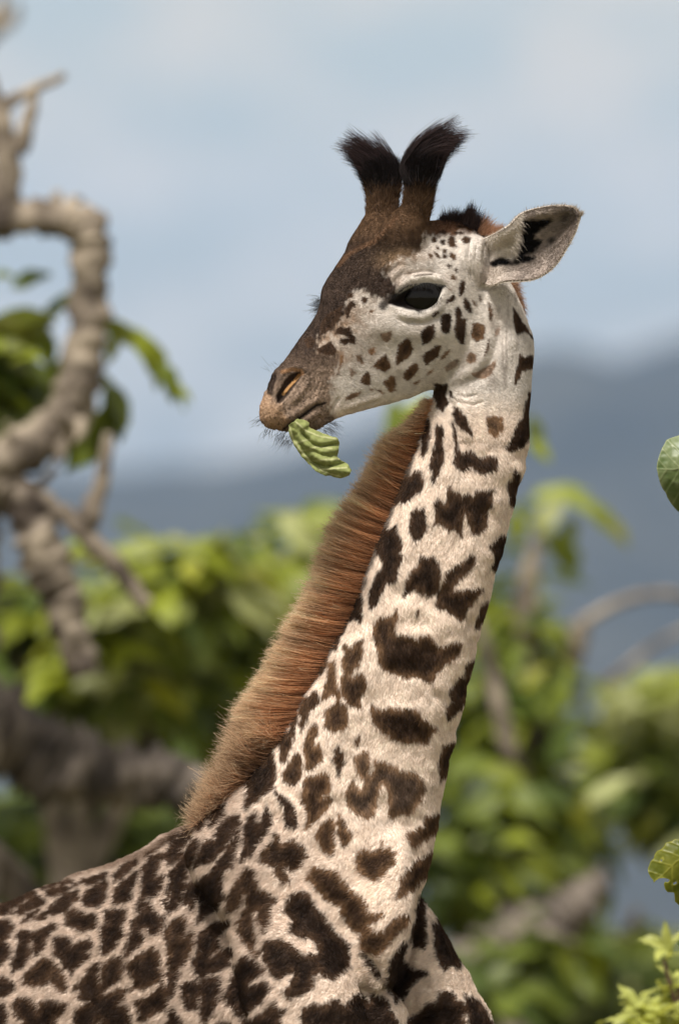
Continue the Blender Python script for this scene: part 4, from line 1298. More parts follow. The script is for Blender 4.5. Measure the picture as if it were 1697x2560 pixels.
def ear_col(uu, vv):
    n = len(uu)
    c = np.broadcast_to(np.array([.30, .25, .22]), (n, 3)).copy()
    c *= (1 + .16 * vnoise(uu / 3.5, vv / 3.5, 91) + .22 * vnoise(uu / 14, vv / 14, 92))[:, None]
    m = smooth(-4, 5, poly_sd(uu, vv, EAR_WHITE))
    c = lerp(c, np.array([.70, .64, .58]) * (1 + .08 * vnoise(uu / 3, vv / 12, 94))[:, None], m[:, None])
    low = smooth(1300, 1230, uu) * smooth(655, 670, vv)
    c = lerp(c, np.array([.55, .48, .42]), low[:, None] * .8)
    for p in EAR_BLACK:
        m = smooth(-4, 5, poly_sd(uu, vv, p) + 3 * vnoise(uu / 4, vv / 4, 93))
        c = lerp(c, np.array([.008, .007, .007]), m[:, None])
    g = np.exp(-(((uu - 1377) / 7) ** 2 + ((vv - 601) / 9) ** 2)) + .7 * np.exp(-(((uu - 1408) / 12) ** 2 + ((vv - 548) / 16) ** 2))
    c = lerp(c, np.array([.05, .04, .035]), np.clip(g, 0, .9)[:, None])
    return c


eu, ev2 = to_px(V)
ec = ear_col(eu, ev2)
ec[NN:] = (.62, .56, .50)
jj = np.tile(np.arange(nb), na)
ii = np.repeat(np.arange(na), nb)
rimm = ((jj == nb - 1) & (ii > 14)) | ((ii >= na - 1))
ec[:NN][rimm] = (.10, .065, .045)
eme = mesh_from('ear', V, F, coat_mat)
c = eme.color_attributes.new('coat', 'FLOAT_COLOR', 'POINT')
c.data.foreach_set('color', np.concatenate([ec, np.ones((len(V), 1))], 1).astype(np.float32).ravel())
ear = link('ear', eme, giraffe)
# down of the ear: dense on the front fold, short elsewhere
n = 12000
i, j = rng.integers(0, na - 1, n), rng.integers(0, nb - 1, n)
f1, f2 = rng.random((n, 1)), rng.random((n, 1))
p0 = grid[i, j] * (1 - f1) * (1 - f2) + grid[i + 1, j] * f1 * (1 - f2) + grid[i, j + 1] * (1 - f1) * f2 + grid[i + 1, j + 1] * f1 * f2
nn_ = th_n[i, j]
du = grid[i + 1, j] - grid[i, j]
du /= np.linalg.norm(du, axis=1)[:, None] + 1e-9
d = du * .9 + nn_ * .35 + rng.normal(0, .25, (n, 3))
hu, hv = to_px(p0)
front = poly_sd(hu, hv, EAR_WHITE) > 0
Lh = np.where(front, rng.uniform(.003, .007, n), rng.uniform(.003, .006, n))
d[front] += np.array([.15, -.05, -.5])
P = np.stack([p0, p0 + d * Lh[:, None] * .5, p0 + d * Lh[:, None]], 1)
hair('ear_hair', P, .00035, np.clip(ear_col(hu, hv) * rng.uniform(.8, 1.25, (n, 1)), .005, .9), fur_mat, ear)
# hairs along the rim
n = 1500
ri = rng.integers(0, len(edge), n)
p0 = grid.reshape(-1, 3)[np.array(edge)[ri]] + rng.normal(0, .001, (n, 3))
cen = grid[na // 2, nb // 2]
d = p0 - cen
d /= np.linalg.norm(d, axis=1)[:, None]
d = d + np.array([.5, -.2, .2]) * .6 + rng.normal(0, .35, (n, 3))
Lh = rng.uniform(.003, .008, n)[:, None]
P = np.stack([p0, p0 + d * Lh * .5, p0 + d * Lh], 1)
hair('ear_hair', P, .00026, np.array([.50, .43, .36]) * rng.uniform(.4, 1.3, (n, 1)), fur_mat, ear)
# fringe hanging over the dark opening
n = 110
t = rng.random(n)
line = catmull([(1302, 545), (1294, 575), (1290, 605), (1282, 635)], 60)[(t * 59).astype(int)]
p0 = np.array([W(a, b, -.118 + .01 * rng.random()) for a, b in line + rng.normal(0, 6, (n, 2))])
d = np.stack([np.full(n, .75), np.full(n, -.1), np.full(n, -.7)], 1) + rng.normal(0, .2, (n, 3))
Lh = rng.uniform(.006, .014, n)[:, None]
P = np.stack([p0, p0 + d * Lh * .5, p0 + d * Lh + np.array([0, .002, -.003])], 1)
hair('ear_hair', P, .0003, np.array([.52, .46, .40]) * rng.uniform(.5, 1.2, (n, 1)), fur_mat, ear)

# ---- tail, out of the frame
tb = CH - FWD * 1.38
v_, f_ = tube([tb + np.array([0, 0, .0]), tb - FWD * .06 + np.array([0, 0, -.15]), tb - FWD * .08 + np.array([0, 0, -.5]), tb - FWD * .07 + np.array([0, 0, -.7])], [.03, .022, .014, .01], 12)
tm, _, _ = principled('tail', (.3, .2, .14), .8, .1)
link('tail', mesh_from('tail', v_, f_, tm), giraffe)

# ---- the leaf it is chewing
def crumpled_leaf():
    L1 = catmull([(722, 1062), (724, 1085), (738, 1118), (757, 1142), (770, 1160), (795, 1180), (806, 1187), (830, 1190), (855, 1196), (868, 1190), (873, 1186)], 46)   # lower left rim
    L2 = catmull([(745, 1048), (771, 1055), (768, 1064), (800, 1083), (838, 1090), (848, 1110), (843, 1128), (845, 1150), (858, 1152), (872, 1166), (877, 1178)], 46)      # upper right rim
    na, nb = 84, 44
    L1 = catmull(L1[::5], na)
    L2 = catmull(L2[::5], na)
    jj = np.linspace(0, 1, nb)[None, :, None]
    UV = L1[:, None] * (1 - jj) + L2[:, None] * jj
    UV = UV + np.stack([vnoise(UV[..., 0] / 7, UV[..., 1] / 7, 7), vnoise(UV[..., 0] / 7, UV[..., 1] / 7, 8)], 2) * 1.6
    uu, vv = UV[..., 0], UV[..., 1]
    dep = np.full(uu.shape, -.168)
    FOLDS = [[(738, 1064), (760, 1090), (780, 1110), (800, 1117), (848, 1111)], [(755, 1132), (780, 1126), (802, 1137), (825, 1142), (846, 1134)], [(763, 1148), (795, 1160), (815, 1166), (860, 1160)], [(728, 1070), (742, 1098), (770, 1140), (800, 1172), (840, 1188)]]
    for k, f in enumerate(FOLDS):
        d, t = seg_dist(uu, vv, f)
        dep += .0105 * (1, .6, .9, .45)[k] * np.exp(-(d / 6.5) ** 2) * smooth(-.05, .35, t) * 1.25 - .001 * np.exp(-((d - 16) / 9) ** 2)
    dep += .0018 * vnoise(uu / 11, vv / 11, 5) + .0006 * vnoise(uu / 4, vv / 5, 6)
    dep += -.016 * np.sin(np.pi * jj[..., 0])
    RIBS = [[(725, 1066), (733, 1100), (752, 1128), (775, 1152), (806, 1178), (850, 1190)], [(740, 1056), (765, 1078), (800, 1092), (838, 1098)], [(752, 1128), (790, 1118), (830, 1122)], [(740, 1108), (775, 1098)], [(775, 1152), (812, 1150), (848, 1148)], [(800, 1174), (835, 1172), (866, 1170)]]
    pale = np.zeros(uu.shape)
    for f in RIBS:
        d, t = seg_dist(uu, vv, f)
        pale = np.maximum(pale, smooth(2.6, .7, d))
        dep -= .0012 * np.exp(-(d / 2) ** 2)
    fine = vnoise(uu / 5, vv / 5, 9)
    V = [W(x, z, y) for x, z, y in zip(uu.ravel(), vv.ravel(), dep.ravel())]
    c0, c1 = np.array([.26, .29, .105]), np.array([.47, .48, .25])
    cc = (lerp(c0, c1, pale.ravel()[:, None] * .9) * (1 + .16 * fine.ravel()[:, None] + .12 * vnoise(uu / 16, vv / 16, 10).ravel()[:, None]))
    edge = np.zeros((na, nb))
    edge[:, [0, -1]] = 1
    cc = lerp(cc, np.array([.40, .38, .17]), edge.ravel()[:, None] * .6)
    F = []
    for i in range(na - 1):
        for j in range(nb - 1):
            a = i * nb + j
            F.append((a, a + 1, a + nb + 1, a + nb))
    return V, F, cc


V, F, cc = crumpled_leaf()
lm, lt, lb = principled('chewed_leaf', (.3, .35, .13), .62, .18)
la = lt.nodes.new('ShaderNodeAttribute')
la.attribute_name = 'tint'
lt.links.new(la.outputs['Color'], lb.inputs['Base Color'])
ltr = lt.nodes.new('ShaderNodeBsdfTranslucent')
lt.links.new(la.outputs['Color'], ltr.inputs['Color'])
lms = lt.nodes.new('ShaderNodeMixShader')
lms.inputs[0].default_value = .2
lt.links.new(lb.outputs[0], lms.inputs[1])
lt.links.new(ltr.outputs[0], lms.inputs[2])
lt.links.new(lms.outputs[0], lt.nodes['Material Output'].inputs['Surface'])
lme = mesh_from('crumpled_leaf', V, F, lm)
c = lme.color_attributes.new('tint', 'FLOAT_COLOR', 'POINT')
c.data.foreach_set('color', np.concatenate([np.array(cc), np.ones((len(V), 1))], 1).astype(np.float32).ravel())
chewed = link('crumpled_leaf', lme)
sm = chewed.modifiers.new('thickness', 'SOLIDIFY')
sm.thickness = .0012
sb = chewed.modifiers.new('smooth', 'SUBSURF')
sb.levels = sb.render_levels = 1
tag(chewed, 'crumpled pale green leaf hanging out of the giraffe\'s mouth', 'leaf')

# ------------------------------------------------------------------ plants
def leaf_material(name, col, trans=.35, rough=.45, var=.25):
    m, t, b = principled(name, col, rough, .35)
    oi = t.nodes.new('ShaderNodeObjectInfo')
    hs = t.nodes.new('ShaderNodeHueSaturation')
    hs.inputs['Color'].default_value = (*col, 1)
    mr = t.nodes.new('ShaderNodeMapRange')
    mr.inputs['To Min'].default_value = 1 - var
    mr.inputs['To Max'].default_value = 1 + var
    t.links.new(oi.outputs['Random'], mr.inputs['Value'])
    tcx = t.nodes.new('ShaderNodeTexCoord')
    nzx = t.nodes.new('ShaderNodeTexNoise')
    nzx.inputs['Scale'].default_value = 9
    nzx.inputs['Detail'].default_value = 3
    t.links.new(tcx.outputs['Object'], nzx.inputs['Vector'])
    mu = t.nodes.new('ShaderNodeMath')
    mu.operation = 'MULTIPLY'
    mr2 = t.nodes.new('ShaderNodeMapRange')
    mr2.inputs['To Min'].default_value = .75
    mr2.inputs['To Max'].default_value = 1.25
    t.links.new(nzx.outputs['Fac'], mr2.inputs['Value'])
    t.links.new(mr.outputs['Result'], mu.inputs[0])
    t.links.new(mr2.outputs['Result'], mu.inputs[1])
    t.links.new(mu.outputs[0], hs.inputs['Value'])
    t.links.new(hs.outputs['Color'], b.inputs['Base Color'])
    tr = t.nodes.new('ShaderNodeBsdfTranslucent')
    h2 = t.nodes.new('ShaderNodeHueSaturation')
    h2.inputs['Hue'].default_value = .485
    h2.inputs['Saturation'].default_value = 1.15
    h2.inputs['Value'].default_value = 1.5
    t.links.new(hs.outputs['Color'], h2.inputs['Color'])
    t.links.new(h2.outputs['Color'], tr.inputs['Color'])
    ms = t.nodes.new('ShaderNodeMixShader')
    ms.inputs[0].default_value = trans
    t.links.new(b.outputs[0], ms.inputs[1])
    t.links.new(tr.outputs[0], ms.inputs[2])
    t.links.new(ms.outputs[0], t.nodes['Material Output'].inputs['Surface'])
    return m


LM = {
 'fresh': leaf_material('leaf_fresh_green', (.21, .245, .022)),
 'mid': leaf_material('leaf_green', (.15, .19, .032)),
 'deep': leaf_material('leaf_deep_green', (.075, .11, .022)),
 'pale': leaf_material('leaf_pale_green', (.32, .34, .14)),
 'yellow': leaf_material('leaf_yellow_green', (.26, .27, .03)),
}
bark, bt, bb = principled('bark', (.2, .16, .12), .9, .15)
btc = bt.nodes.new('ShaderNodeTexCoord')
bn = bt.nodes.new('ShaderNodeTexNoise')
bn.inputs['Scale'].default_value = 8
bn.inputs['Detail'].default_value = 6
bt.links.new(btc.outputs['Object'], bn.inputs['Vector'])
brp = bt.nodes.new('ShaderNodeValToRGB')
brp.color_ramp.elements[0].position = .36
brp.color_ramp.elements[0].color = (.07, .055, .045, 1)
brp.color_ramp.elements[1].position = .62
brp.color_ramp.elements[1].color = (.34, .285, .22, 1)
bt.links.new(bn.outputs['Fac'], brp.inputs['Fac'])
bt.links.new(brp.outputs['Color'], bb.inputs['Base Color'])
bbp = bt.nodes.new('ShaderNodeBump')
bbp.inputs['Strength'].default_value = .8
bbp.inputs['Distance'].default_value = .03
bt.links.new(bn.outputs['Fac'], bbp.inputs['Height'])
bt.links.new(bbp.outputs['Normal'], bb.inputs['Normal'])


dark_bark = bark.copy()  # darker copy of the bark for the low limb and dead trunk
dark_bark.name = 'darker_bark'
for el, cl_ in zip([nd for nd in dark_bark.node_tree.nodes if nd.type == 'VALTORGB'][0].color_ramp.elements, [(.05, .042, .037, 1), (.22, .185, .155, 1)]):
    el.color = cl_


def leaf_shape(seed, wid=.36):
    """unit leaf along +X, face up +Z: folded at the midrib, arched and rippled"""
    r = random.Random(seed)
    arch, fold, tw = r.uniform(.15, .7), r.uniform(.05, .38), r.uniform(-.5, .5)
    nu, nv = 9, 5
    V, F = [], []
    for i in range(nu):
        t = i / (nu - 1)
        w = wid * (math.sin(math.pi * min(1, t ** .8 * .97 + .015)) ** .75) * (1.05 - .25 * t)
        ang = -arch * t * 1.7
        cx, cz = math.sin(max(t, .001) * arch * 1.7) / (arch * 1.7), -(1 - math.cos(t * arch * 1.7)) / (arch * 1.7)
        for j in range(nv):
            s = (j / (nv - 1) - .5) * 2
            a = fold * abs(s) + tw * t * s * .5
            y = s * w * math.cos(fold)
            z = abs(s) * w * math.sin(fold) + tw * t * s * w + .035 * math.sin(t * 11 + s * 4 + seed) * abs(s)
            V.append((cx - z * math.sin(ang), y, cz + z * math.cos(ang)))
    for i in range(nu - 1):
        for j in range(nv - 1):
            a = i * nv + j
            F.append((a, a + nv, a + nv + 1, a + 1))
    return V, F


LEAF = {}
for kname, mat in LM.items():
    LEAF[kname] = []
    for s in range(5):
        V, F = leaf_shape(s + 3, .19 + .025 * s)
        LEAF[kname].append(mesh_from('leaf', V, F, mat))


def leaf_matrix(pos, axis, normal, size):
    a = Vector(axis).normalized()
    n = Vector(normal)
    n = (n - a * n.dot(a)).normalized()
    b = n.cross(a)
    m = Matrix((a, b, n)).transposed().to_4x4()
    return Matrix.Translation(Vector(pos)) @ m @ Matrix.Scale(size, 4)


class Plant:
    """a tree or bush: woody parts as tubes, leaves as parts (300 at most), the rest as one mass"""

    def __init__(self, name, label, cat, base, group=None):
        self.root = link(name, None)
        self.base = np.array(base, float)
        self.root.location = self.base
        self.root.empty_display_size = .3
        tag(self.root, label, cat, group)
        self.leaves = []

    def wood(self, name, pts, radii, ns=10, n=None, bump=.12, seed=0, mat=None):
        v, f = tube(pts, radii, ns, n or len(pts) * 6, bump, seed)
        return link(name, mesh_from(name, v - self.base, f, mat or bark), self.root)

    def leaf(self, pos, axis, normal, size, kind):
        self.leaves.append((np.array(pos), axis, normal, size, kind))

    def clump(self, p, q, rp, rq, y, ry, n, kinds, size=(.13, .25), r=None, up=1.0):
        r = r or rng
        c = PW(p, q, y)
        k = (CAM_D + y) / CAM_D / 1155.0
        for _ in range(int(n * 1.35)):
            d = r.normal(0, 1, 3)
            d /= np.linalg.norm(d)
            rad = r.random() ** .45
            pos = c + d * rad * np.array([rp * k, ry, rq * k])
            az = r.uniform(0, 2 * np.pi)
            ax = np.array([math.cos(az), math.sin(az), r.uniform(-.9, .15)]) + d * .6
            nrm = np.array([r.normal(0, .45), r.normal(-.35, .45), up]) + d * .35
            self.leaf(pos, ax, nrm, r.uniform(*size), kinds[r.integers(0, len(kinds))])

    def done(self, limit=300):
        ls = sorted(self.leaves, key=lambda a: a[0][1])
        r = random.Random(5)
        for pos, ax, nr_, s, k in ls[:limit]:
            o = link('leaf', LEAF[k][r.randrange(5)], self.root)
            o.matrix_local = leaf_matrix(pos - self.base, ax, nr_, s)
        rest = ls[limit:]
        if rest:
            V, F, M = [], [], []
            mats = list(LM)
            for pos, ax, nr_, s, k in rest:
                me = LEAF[k][r.randrange(5)]
                m = leaf_matrix(pos - self.base, ax, nr_, s)
                off = len(V)
                V += [m @ vv.co for vv in me.vertices]
                F += [tuple(off + i for i in pp.vertices) for pp in me.polygons]
                M += [mats.index(k)] * len(me.polygons)
            me = mesh_from('foliage', V, F)
            for k in mats:
                me.materials.append(LM[k])
            me.polygons.foreach_set('material_index', M)
            o = link('foliage', me, self.root)
            o['kind'] = 'stuff'
        return self


def hero(pl, p, q, length, ang, y, kind, tilt=.5, roll=0.0, wid=None):
    """one leaf seen at P(p, q): length in overview pixels, direction of its tip in the picture"""
    k = (CAM_D + y) / CAM_D / 1155.0
    a = math.radians(ang)
    ax = np.array([math.cos(a), -.15, math.sin(a)])
    nrm = np.array([-math.sin(a) * (1 - tilt) + roll * .5, -tilt * 1.4, abs(math.cos(a)) * (1 - tilt) + .25])
    L = length * k
    pl.leaf(PW(p, q, y) - ax * L * .5, ax, nrm, L * 1.05, kind)


YT = 6.0
# ---- the gnarled tree at the left edge
kT = (CAM_D + YT) / CAM_D / 1155.0
T = Plant('gnarled_tree', 'gnarled grey-brown tree bending in a loop beside the sky', 'tree', (PW(-180, 1500, YT)[0], YT + .1, gz(-1, YT)))
tw = lambda pts, y=YT: [PW(p[0], p[1], y + (p[2] if len(p) > 2 else 0)) for p in pts]
T.wood('trunk', [np.array([T.base[0] - .1, YT + .1, T.base[2] - .05]), PW(-200, 2600, YT), PW(-170, 2100, YT), PW(-150, 1700, YT), PW(-110, 1400, YT), PW(-70, 1150, YT), PW(-10, 1075, YT), PW(75, 1030, YT), PW(150, 965, YT), PW(186, 880, YT), PW(203, 760, YT), PW(206, 640, YT), PW(204, 560, YT), PW(186, 515, YT), PW(120, 503, YT), PW(40, 505, YT), PW(-60, 515, YT), PW(-160, 520, YT)],
       [.22, .19, .17, .16, .12, .075, .068, .062, .060, .058, .056, .054, .056, .058, .048, .052, .05, .04], 16, 170, .27, 3)
T.wood('branch', tw([(10, 505), (12, 440), (14, 370), (5, 300), (-15, 230), (-40, 150)]), [.055, .045, .04, .036, .03, .02], 10, 36, .2, 4)
T.wood('branch', tw([(40, 350), (60, 300), (74, 250), (78, 215)]), [.03, .022, .018, .014], 8, 24, .2, 5)
T.wood('branch', tw([(-20, 262), (30, 232), (80, 205), (120, 188), (152, 172)]), [.02, .018, .016, .014, .010], 8, 24, .2, 6)
T.wood('stub', tw([(128, 500), (130, 470), (134, 440)]), [.03, .022, .012], 8, 12, .2, 7)
T.wood('stub', tw([(203, 520), (205, 492), (200, 470)]), [.035, .025, .010], 8, 12, .2, 8)
T.wood('branch', tw([(-40, 1085), (30, 1130), (75, 1210), (110, 1300), (140, 1370), (165, 1450), (200, 1560)]), [.06, .055, .062, .066, .055, .05, .04], 14, 70, .34, 9)
T.wood('branch', tw([(-20, 1070), (70, 1140), (140, 1185), (210, 1250), (260, 1300), (300, 1345), (340, 1400)]), [.03, .028, .028, .026, .026, .026, .02], 12, 60, .34, 10)
T.wood('branch', tw([(190, 1240), (210, 1190), (232, 1120), (246, 1040), (252, 1000)]), [.02, .034, .022, .018, .012], 10, 30, .2, 11)
T.wood('branch', tw([(60, 1150), (100, 1110), (130, 1080)]), [.018, .015, .01], 8, 14, .2, 12)
# its heavy lower limb
T.wood('branch', tw([(-180, 1600), (-60, 1650), (40, 1710), (140, 1765), (250, 1780), (340, 1790), (440, 1830), (560, 1880)], 6.4), [.13, .115, .11, .105, .085, .075, .07, .05], 16, 90, .45, 13, dark_bark)
T.wood('branch', tw([(-160, 1900), (-40, 1980), (30, 2040), (80, 2110), (150, 2220)], 6.6), [.07, .06, .055, .05, .04], 12, 40, .2, 14)
for p, q, L, a, k in [(20, 752, 130, 160, 'yellow'), (40, 800, 120, 190, 'fresh'), (115, 722, 90, 70, 'deep'), (68, 640, 95, 35, 'deep'), (10, 632, 50, 15, 'mid'), (130, 880, 120, 250, 'mid'), (50, 900, 130, 215, 'mid'), (110, 800, 110, 300, 'mid'),
                      (300, 775, 150, -20, 'fresh'), (345, 815, 110, -50, 'fresh'), (395, 880, 100, -55, 'mid'), (425, 905, 60, -40, 'fresh'), (262, 800, 90, -100, 'fresh'), (268, 950, 130, -70, 'deep'), (230, 985, 120, -140, 'mid'), (180, 1040, 110, -110, 'mid'), (285, 930, 90, -60, 'mid'),
                      (40, 980, 120, 200, 'mid'), (150, 690, 70, 60, 'deep'), (100, 950, 110, -30, 'mid'), (25, 840, 120, 170, 'pale'), (70, 760, 100, 20, 'fresh')]:
    hero(T, p, q, L, a, YT + (.12 if p < 220 else .05) + .1 * rng.random(), k, .6)
for k in range(6):
    pth = [(0, 1060), (75, 1030), (150, 965), (186, 880), (203, 760), (206, 640), (204, 560), (186, 515), (120, 503), (40, 505)]
    c_ = catmull(pth, 100)[rng.integers(0, 100)]
    sg = 1 if k % 2 else -1
    a_ = rng.uniform(0, 6.28)
    ll = rng.uniform(28, 60)
    T.wood('stub', tw([(c_[0], c_[1]), (c_[0] + math.cos(a_) * (30 + ll * .5), c_[1] + math.sin(a_) * (30 + ll * .5), -.05 * sg), (c_[0] + math.cos(a_ + .4) * (30 + ll), c_[1] + math.sin(a_ + .4) * (30 + ll), -.07 * sg)]), [.03, rng.uniform(.010, .02), .005], 8, 14, .35, 200 + k)
T.clump(-60, 860, 120, 130, YT + .25, .25, 60, ['mid', 'fresh', 'deep'])
for p, q, L, a, k in [(272, 760, 130, -10, 'fresh'), (320, 770, 140, -25, 'fresh'), (370, 830, 120, -60, 'fresh'), (410, 890, 110, -50, 'mid'), (275, 930, 150, -60, 'mid'), (250, 985, 140, -110, 'mid'), (215, 1030, 120, -140, 'mid'), (290, 960, 120, -80, 'fresh'), (60, 770, 150, 200, 'fresh'), (20, 790, 140, 170, 'yellow'), (90, 850, 150, -40, 'mid'), (60, 930, 150, -20, 'mid'), (130, 950, 120, 30, 'fresh'), (15, 740, 120, 175, 'yellow')]:
    hero(T, p, q, L, a, YT + .1 + .1 * rng.random(), k, .35, .2)
T.clump(30, 870, 90, 90, YT + .4, .2, 26, ['mid', 'fresh', 'deep', 'deep'])
T.done()

# ---- faint bare twig far behind the top left corner
Q = Plant('bare_tree', 'grey bare treetop far off, just inside the top left corner', 'tree', (PW(-420, 1500, 14)[0], 14, gz(-6, 14)))
Q.wood('trunk', [Q.base, PW(-420, 1500, 14), PW(-330, 700, 14), PW(-160, 250, 14), PW(-40, 90, 14), PW(25, 40, 14), PW(40, 10, 14)], [.16, .13, .1, .07, .045, .03, .012], 10, 60, .15, 21)
Q.wood('branch', [PW(-60, 110, 14), PW(-10, 30, 14), PW(15, -40, 14)], [.035, .025, .012], 8, 16, .15, 22)
Q.done()

# ---- the leafy bushes behind the giraffe
G = 'broad-leaved bushes behind the giraffe'
B1 = Plant('broad_leaf_bush', 'tall bright green bush below the looping trunk at left', 'bush', (PW(150, 1500, 9.8)[0], 9.8, gz(0, 9.8)), G)
for pts in ([(160, 2200), (200, 1800), (260, 1500), (300, 1300)], [(160, 2200), (120, 1850), (60, 1600), (20, 1400)], [(160, 2200), (300, 1800), (430, 1500), (430, 1300)]):
    B1.wood('stem', [B1.base] + [PW(a, b, 9.8) for a, b in pts], [.07, .055, .04, .028, .012], 8, 36, .12, pts[1][0])
mix = ['fresh', 'mid', 'fresh', 'mid', 'pale', 'deep', 'yellow']
B1.clump(330, 1370, 150, 120, 9.5, .45, 90, mix)
B1.clump(480, 1330, 110, 90, 9.4, .35, 60, mix)
B1.clump(90, 1420, 140, 90, 9.9, .4, 70, ['mid', 'mid', 'deep', 'fresh'])
B1.clump(300, 1520, 190, 120, 9.7, .5, 120, mix)
B1.clump(-160, 1480, 150, 130, 9.9, .5, 60, ['mid', 'deep', 'fresh'])
B1.clump(-420, 1560, 170, 170, 10.2, .6, 70, ['mid', 'deep', 'fresh'])
B1.clump(110, 1570, 150, 100, 10.0, .5, 80, ['mid', 'deep', 'fresh'])
for p, q, L, a, k in [(300, 1270, 140, 190, 'fresh'), (345, 1258, 130, 20, 'fresh'), (450, 1262, 130, 30, 'fresh'), (520, 1290, 150, -25, 'fresh'), (560, 1255, 80, -5, 'deep'), (420, 1400, 150, -20, 'fresh'), (370, 1430, 150, 200, 'fresh'), (240, 1570, 140, 15, 'pale'), (180, 1500, 120, 160, 'fresh'), (330, 1500, 110, -10, 'fresh'), (230, 1360, 130, 10, 'mid')]:
    hero(B1, p, q, L, a, 9.1 + .1 * rng.random(), k, .55)
B1.done()

B2 = Plant('broad_leaf_bush', 'bright green bush whose top meets the brown mane', 'bush', (PW(620, 1500, 10.4)[0], 10.4, gz(0, 10.4)), G)
for pts in ([(620, 2200), (600, 1800), (560, 1500), (520, 1330)], [(620, 2200), (660, 1800), (700, 1450), (720, 1230)]):
    B2.wood('stem', [B2.base] + [PW(a, b, 10.4) for a, b in pts], [.07, .055, .04, .028, .012], 8, 36, .12, pts[1][0])
B2.clump(600, 1400, 130, 130, 10.3, .45, 110, mix)
B2.clump(700, 1290, 110, 90, 10.4, .4, 70, ['pale', 'fresh', 'mid'])
B2.clump(540, 1560, 170, 120, 10.2, .5, 130, ['mid', 'mid', 'fresh', 'deep'])
B2.clump(700, 1480, 130, 140, 10.5, .5, 80, ['mid', 'mid', 'deep'])
for p, q, L, a, k in [(612, 1213, 90, 25, 'deep'), (690, 1205, 130, 15, 'pale'), (750, 1195, 110, 10, 'fresh'), (720, 1250, 130, -20, 'pale'), (540, 1375, 150, 20, 'pale'), (520, 1580, 140, -60, 'mid'), (480, 1660, 100, -50, 'deep'), (600, 1330, 130, 10, 'fresh'), (580, 1290, 110, -30, 'mid')]:
    hero(B2, p, q, L, a, 9.7 + .1 * rng.random(), k, .6)
B2.done()

# shaded lower growth at the left, under the heavy limb
B3 = Plant('broad_leaf_bush', 'dark shaded bush under the heavy grey limb at left', 'bush', (PW(250, 1500, 11.2)[0], 11.2, gz(0, 11.2)), G)
B3.wood('stem', [B3.base, PW(250, 2300, 11.2), PW(300, 1900, 11.2), PW(380, 1600, 11.2)], [.08, .06, .04, .02], 8, 30, .12, 33)
B3.wood('stem', [B3.base, PW(250, 2300, 11.2), PW(150, 1950, 11.2), PW(60, 1700, 11.2)], [.08, .06, .04, .02], 8, 30, .12, 34)
shade_mix = ['deep', 'deep', 'mid']  # darker leaf mix puts part of the inner shade into the colour
B3.clump(120, 1900, 210, 130, 11.0, .5, 120, shade_mix)
B3.clump(350, 1930, 200, 150, 11.0, .5, 130, shade_mix)
B3.clump(300, 1660, 300, 120, 11.5, .5, 170, shade_mix)
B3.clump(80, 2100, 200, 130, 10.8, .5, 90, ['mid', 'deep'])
B3.clump(600, 1720, 160, 180, 11.4, .5, 100, shade_mix)
for p, q, L, a in [(190, 1950, 150, 60), (100, 1930, 120, 20), (60, 2040, 120, 40), (330, 1980, 140, 70)]:
    hero(B3, p, q, L, a, 10.3, 'mid', .6)
B3.done()

# right of the neck
B4 = Plant('broad_leaf_bush', 'loose green bush right of the neck with a drooping top spray', 'bush', (PW(1190, 1500, 10.8)[0], 10.8, gz(0, 10.8)), G)
B4.wood('stem', [B4.base] + [PW(a, b, 10.8) for a, b in [(1170, 2300), (1180, 1900), (1200, 1600), (1215, 1380), (1240, 1250), (1290, 1140)]], [.09, .075, .06, .048, .038, .02, .008], 10, 50, .14, 41)
B4.wood('stem', [PW(a, b, 10.8) for a, b in [(1180, 1760), (1215, 1690), (1260, 1630), (1310, 1560), (1335, 1470), (1345, 1425)]], [.05, .05, .045, .035, .04, .012], 10, 40, .2, 42)
B4.wood('stem', [PW(a, b, 9.4) for a, b in [(1180, 1760), (1120, 1500), (1040, 1250), (985, 1080), (950, 960)]], [.03, .022, .016, .01, .005], 8, 40, .14, 45)
B4.wood('stem', [PW(a, b, 11.0) for a, b in [(1345, 1440), (1400, 1405), (1470, 1378), (1540, 1372), (1620, 1385), (1720, 1410)]], [.022, .018, .016, .016, .014, .012], 8, 36, .15, 43)
B4.wood('stem', [PW(a, b, 11.6) for a, b in [(1380, 1590), (1440, 1545), (1510, 1490), (1590, 1450), (1680, 1420)]], [.016, .014, .012, .011, .01], 8, 30, .15, 44)
B4.clump(1195, 1480, 75, 110, 10.9, .3, 44, ['mid', 'mid', 'deep', 'fresh'], (.12, .2))
B4.clump(1180, 1640, 110, 110, 11.0, .4, 80, ['mid', 'deep', 'fresh'])
B4.clump(1170, 1800, 140, 110, 11.0, .45, 90, ['mid', 'deep', 'mid', 'fresh'])
B4.clump(1100, 1960, 160, 120, 10.9, .5, 90, ['deep', 'mid', 'fresh'])
B4.clump(1260, 1960, 110, 110, 11.1, .4, 60, ['mid', 'fresh', 'deep'])
B4.clump(1180, 1560, 120, 320, 11.8, .4, 90, ['deep', 'deep', 'mid'])
B4.clump(1130, 2080, 160, 90, 11.4, .4, 60, ['deep', 'deep', 'mid'])
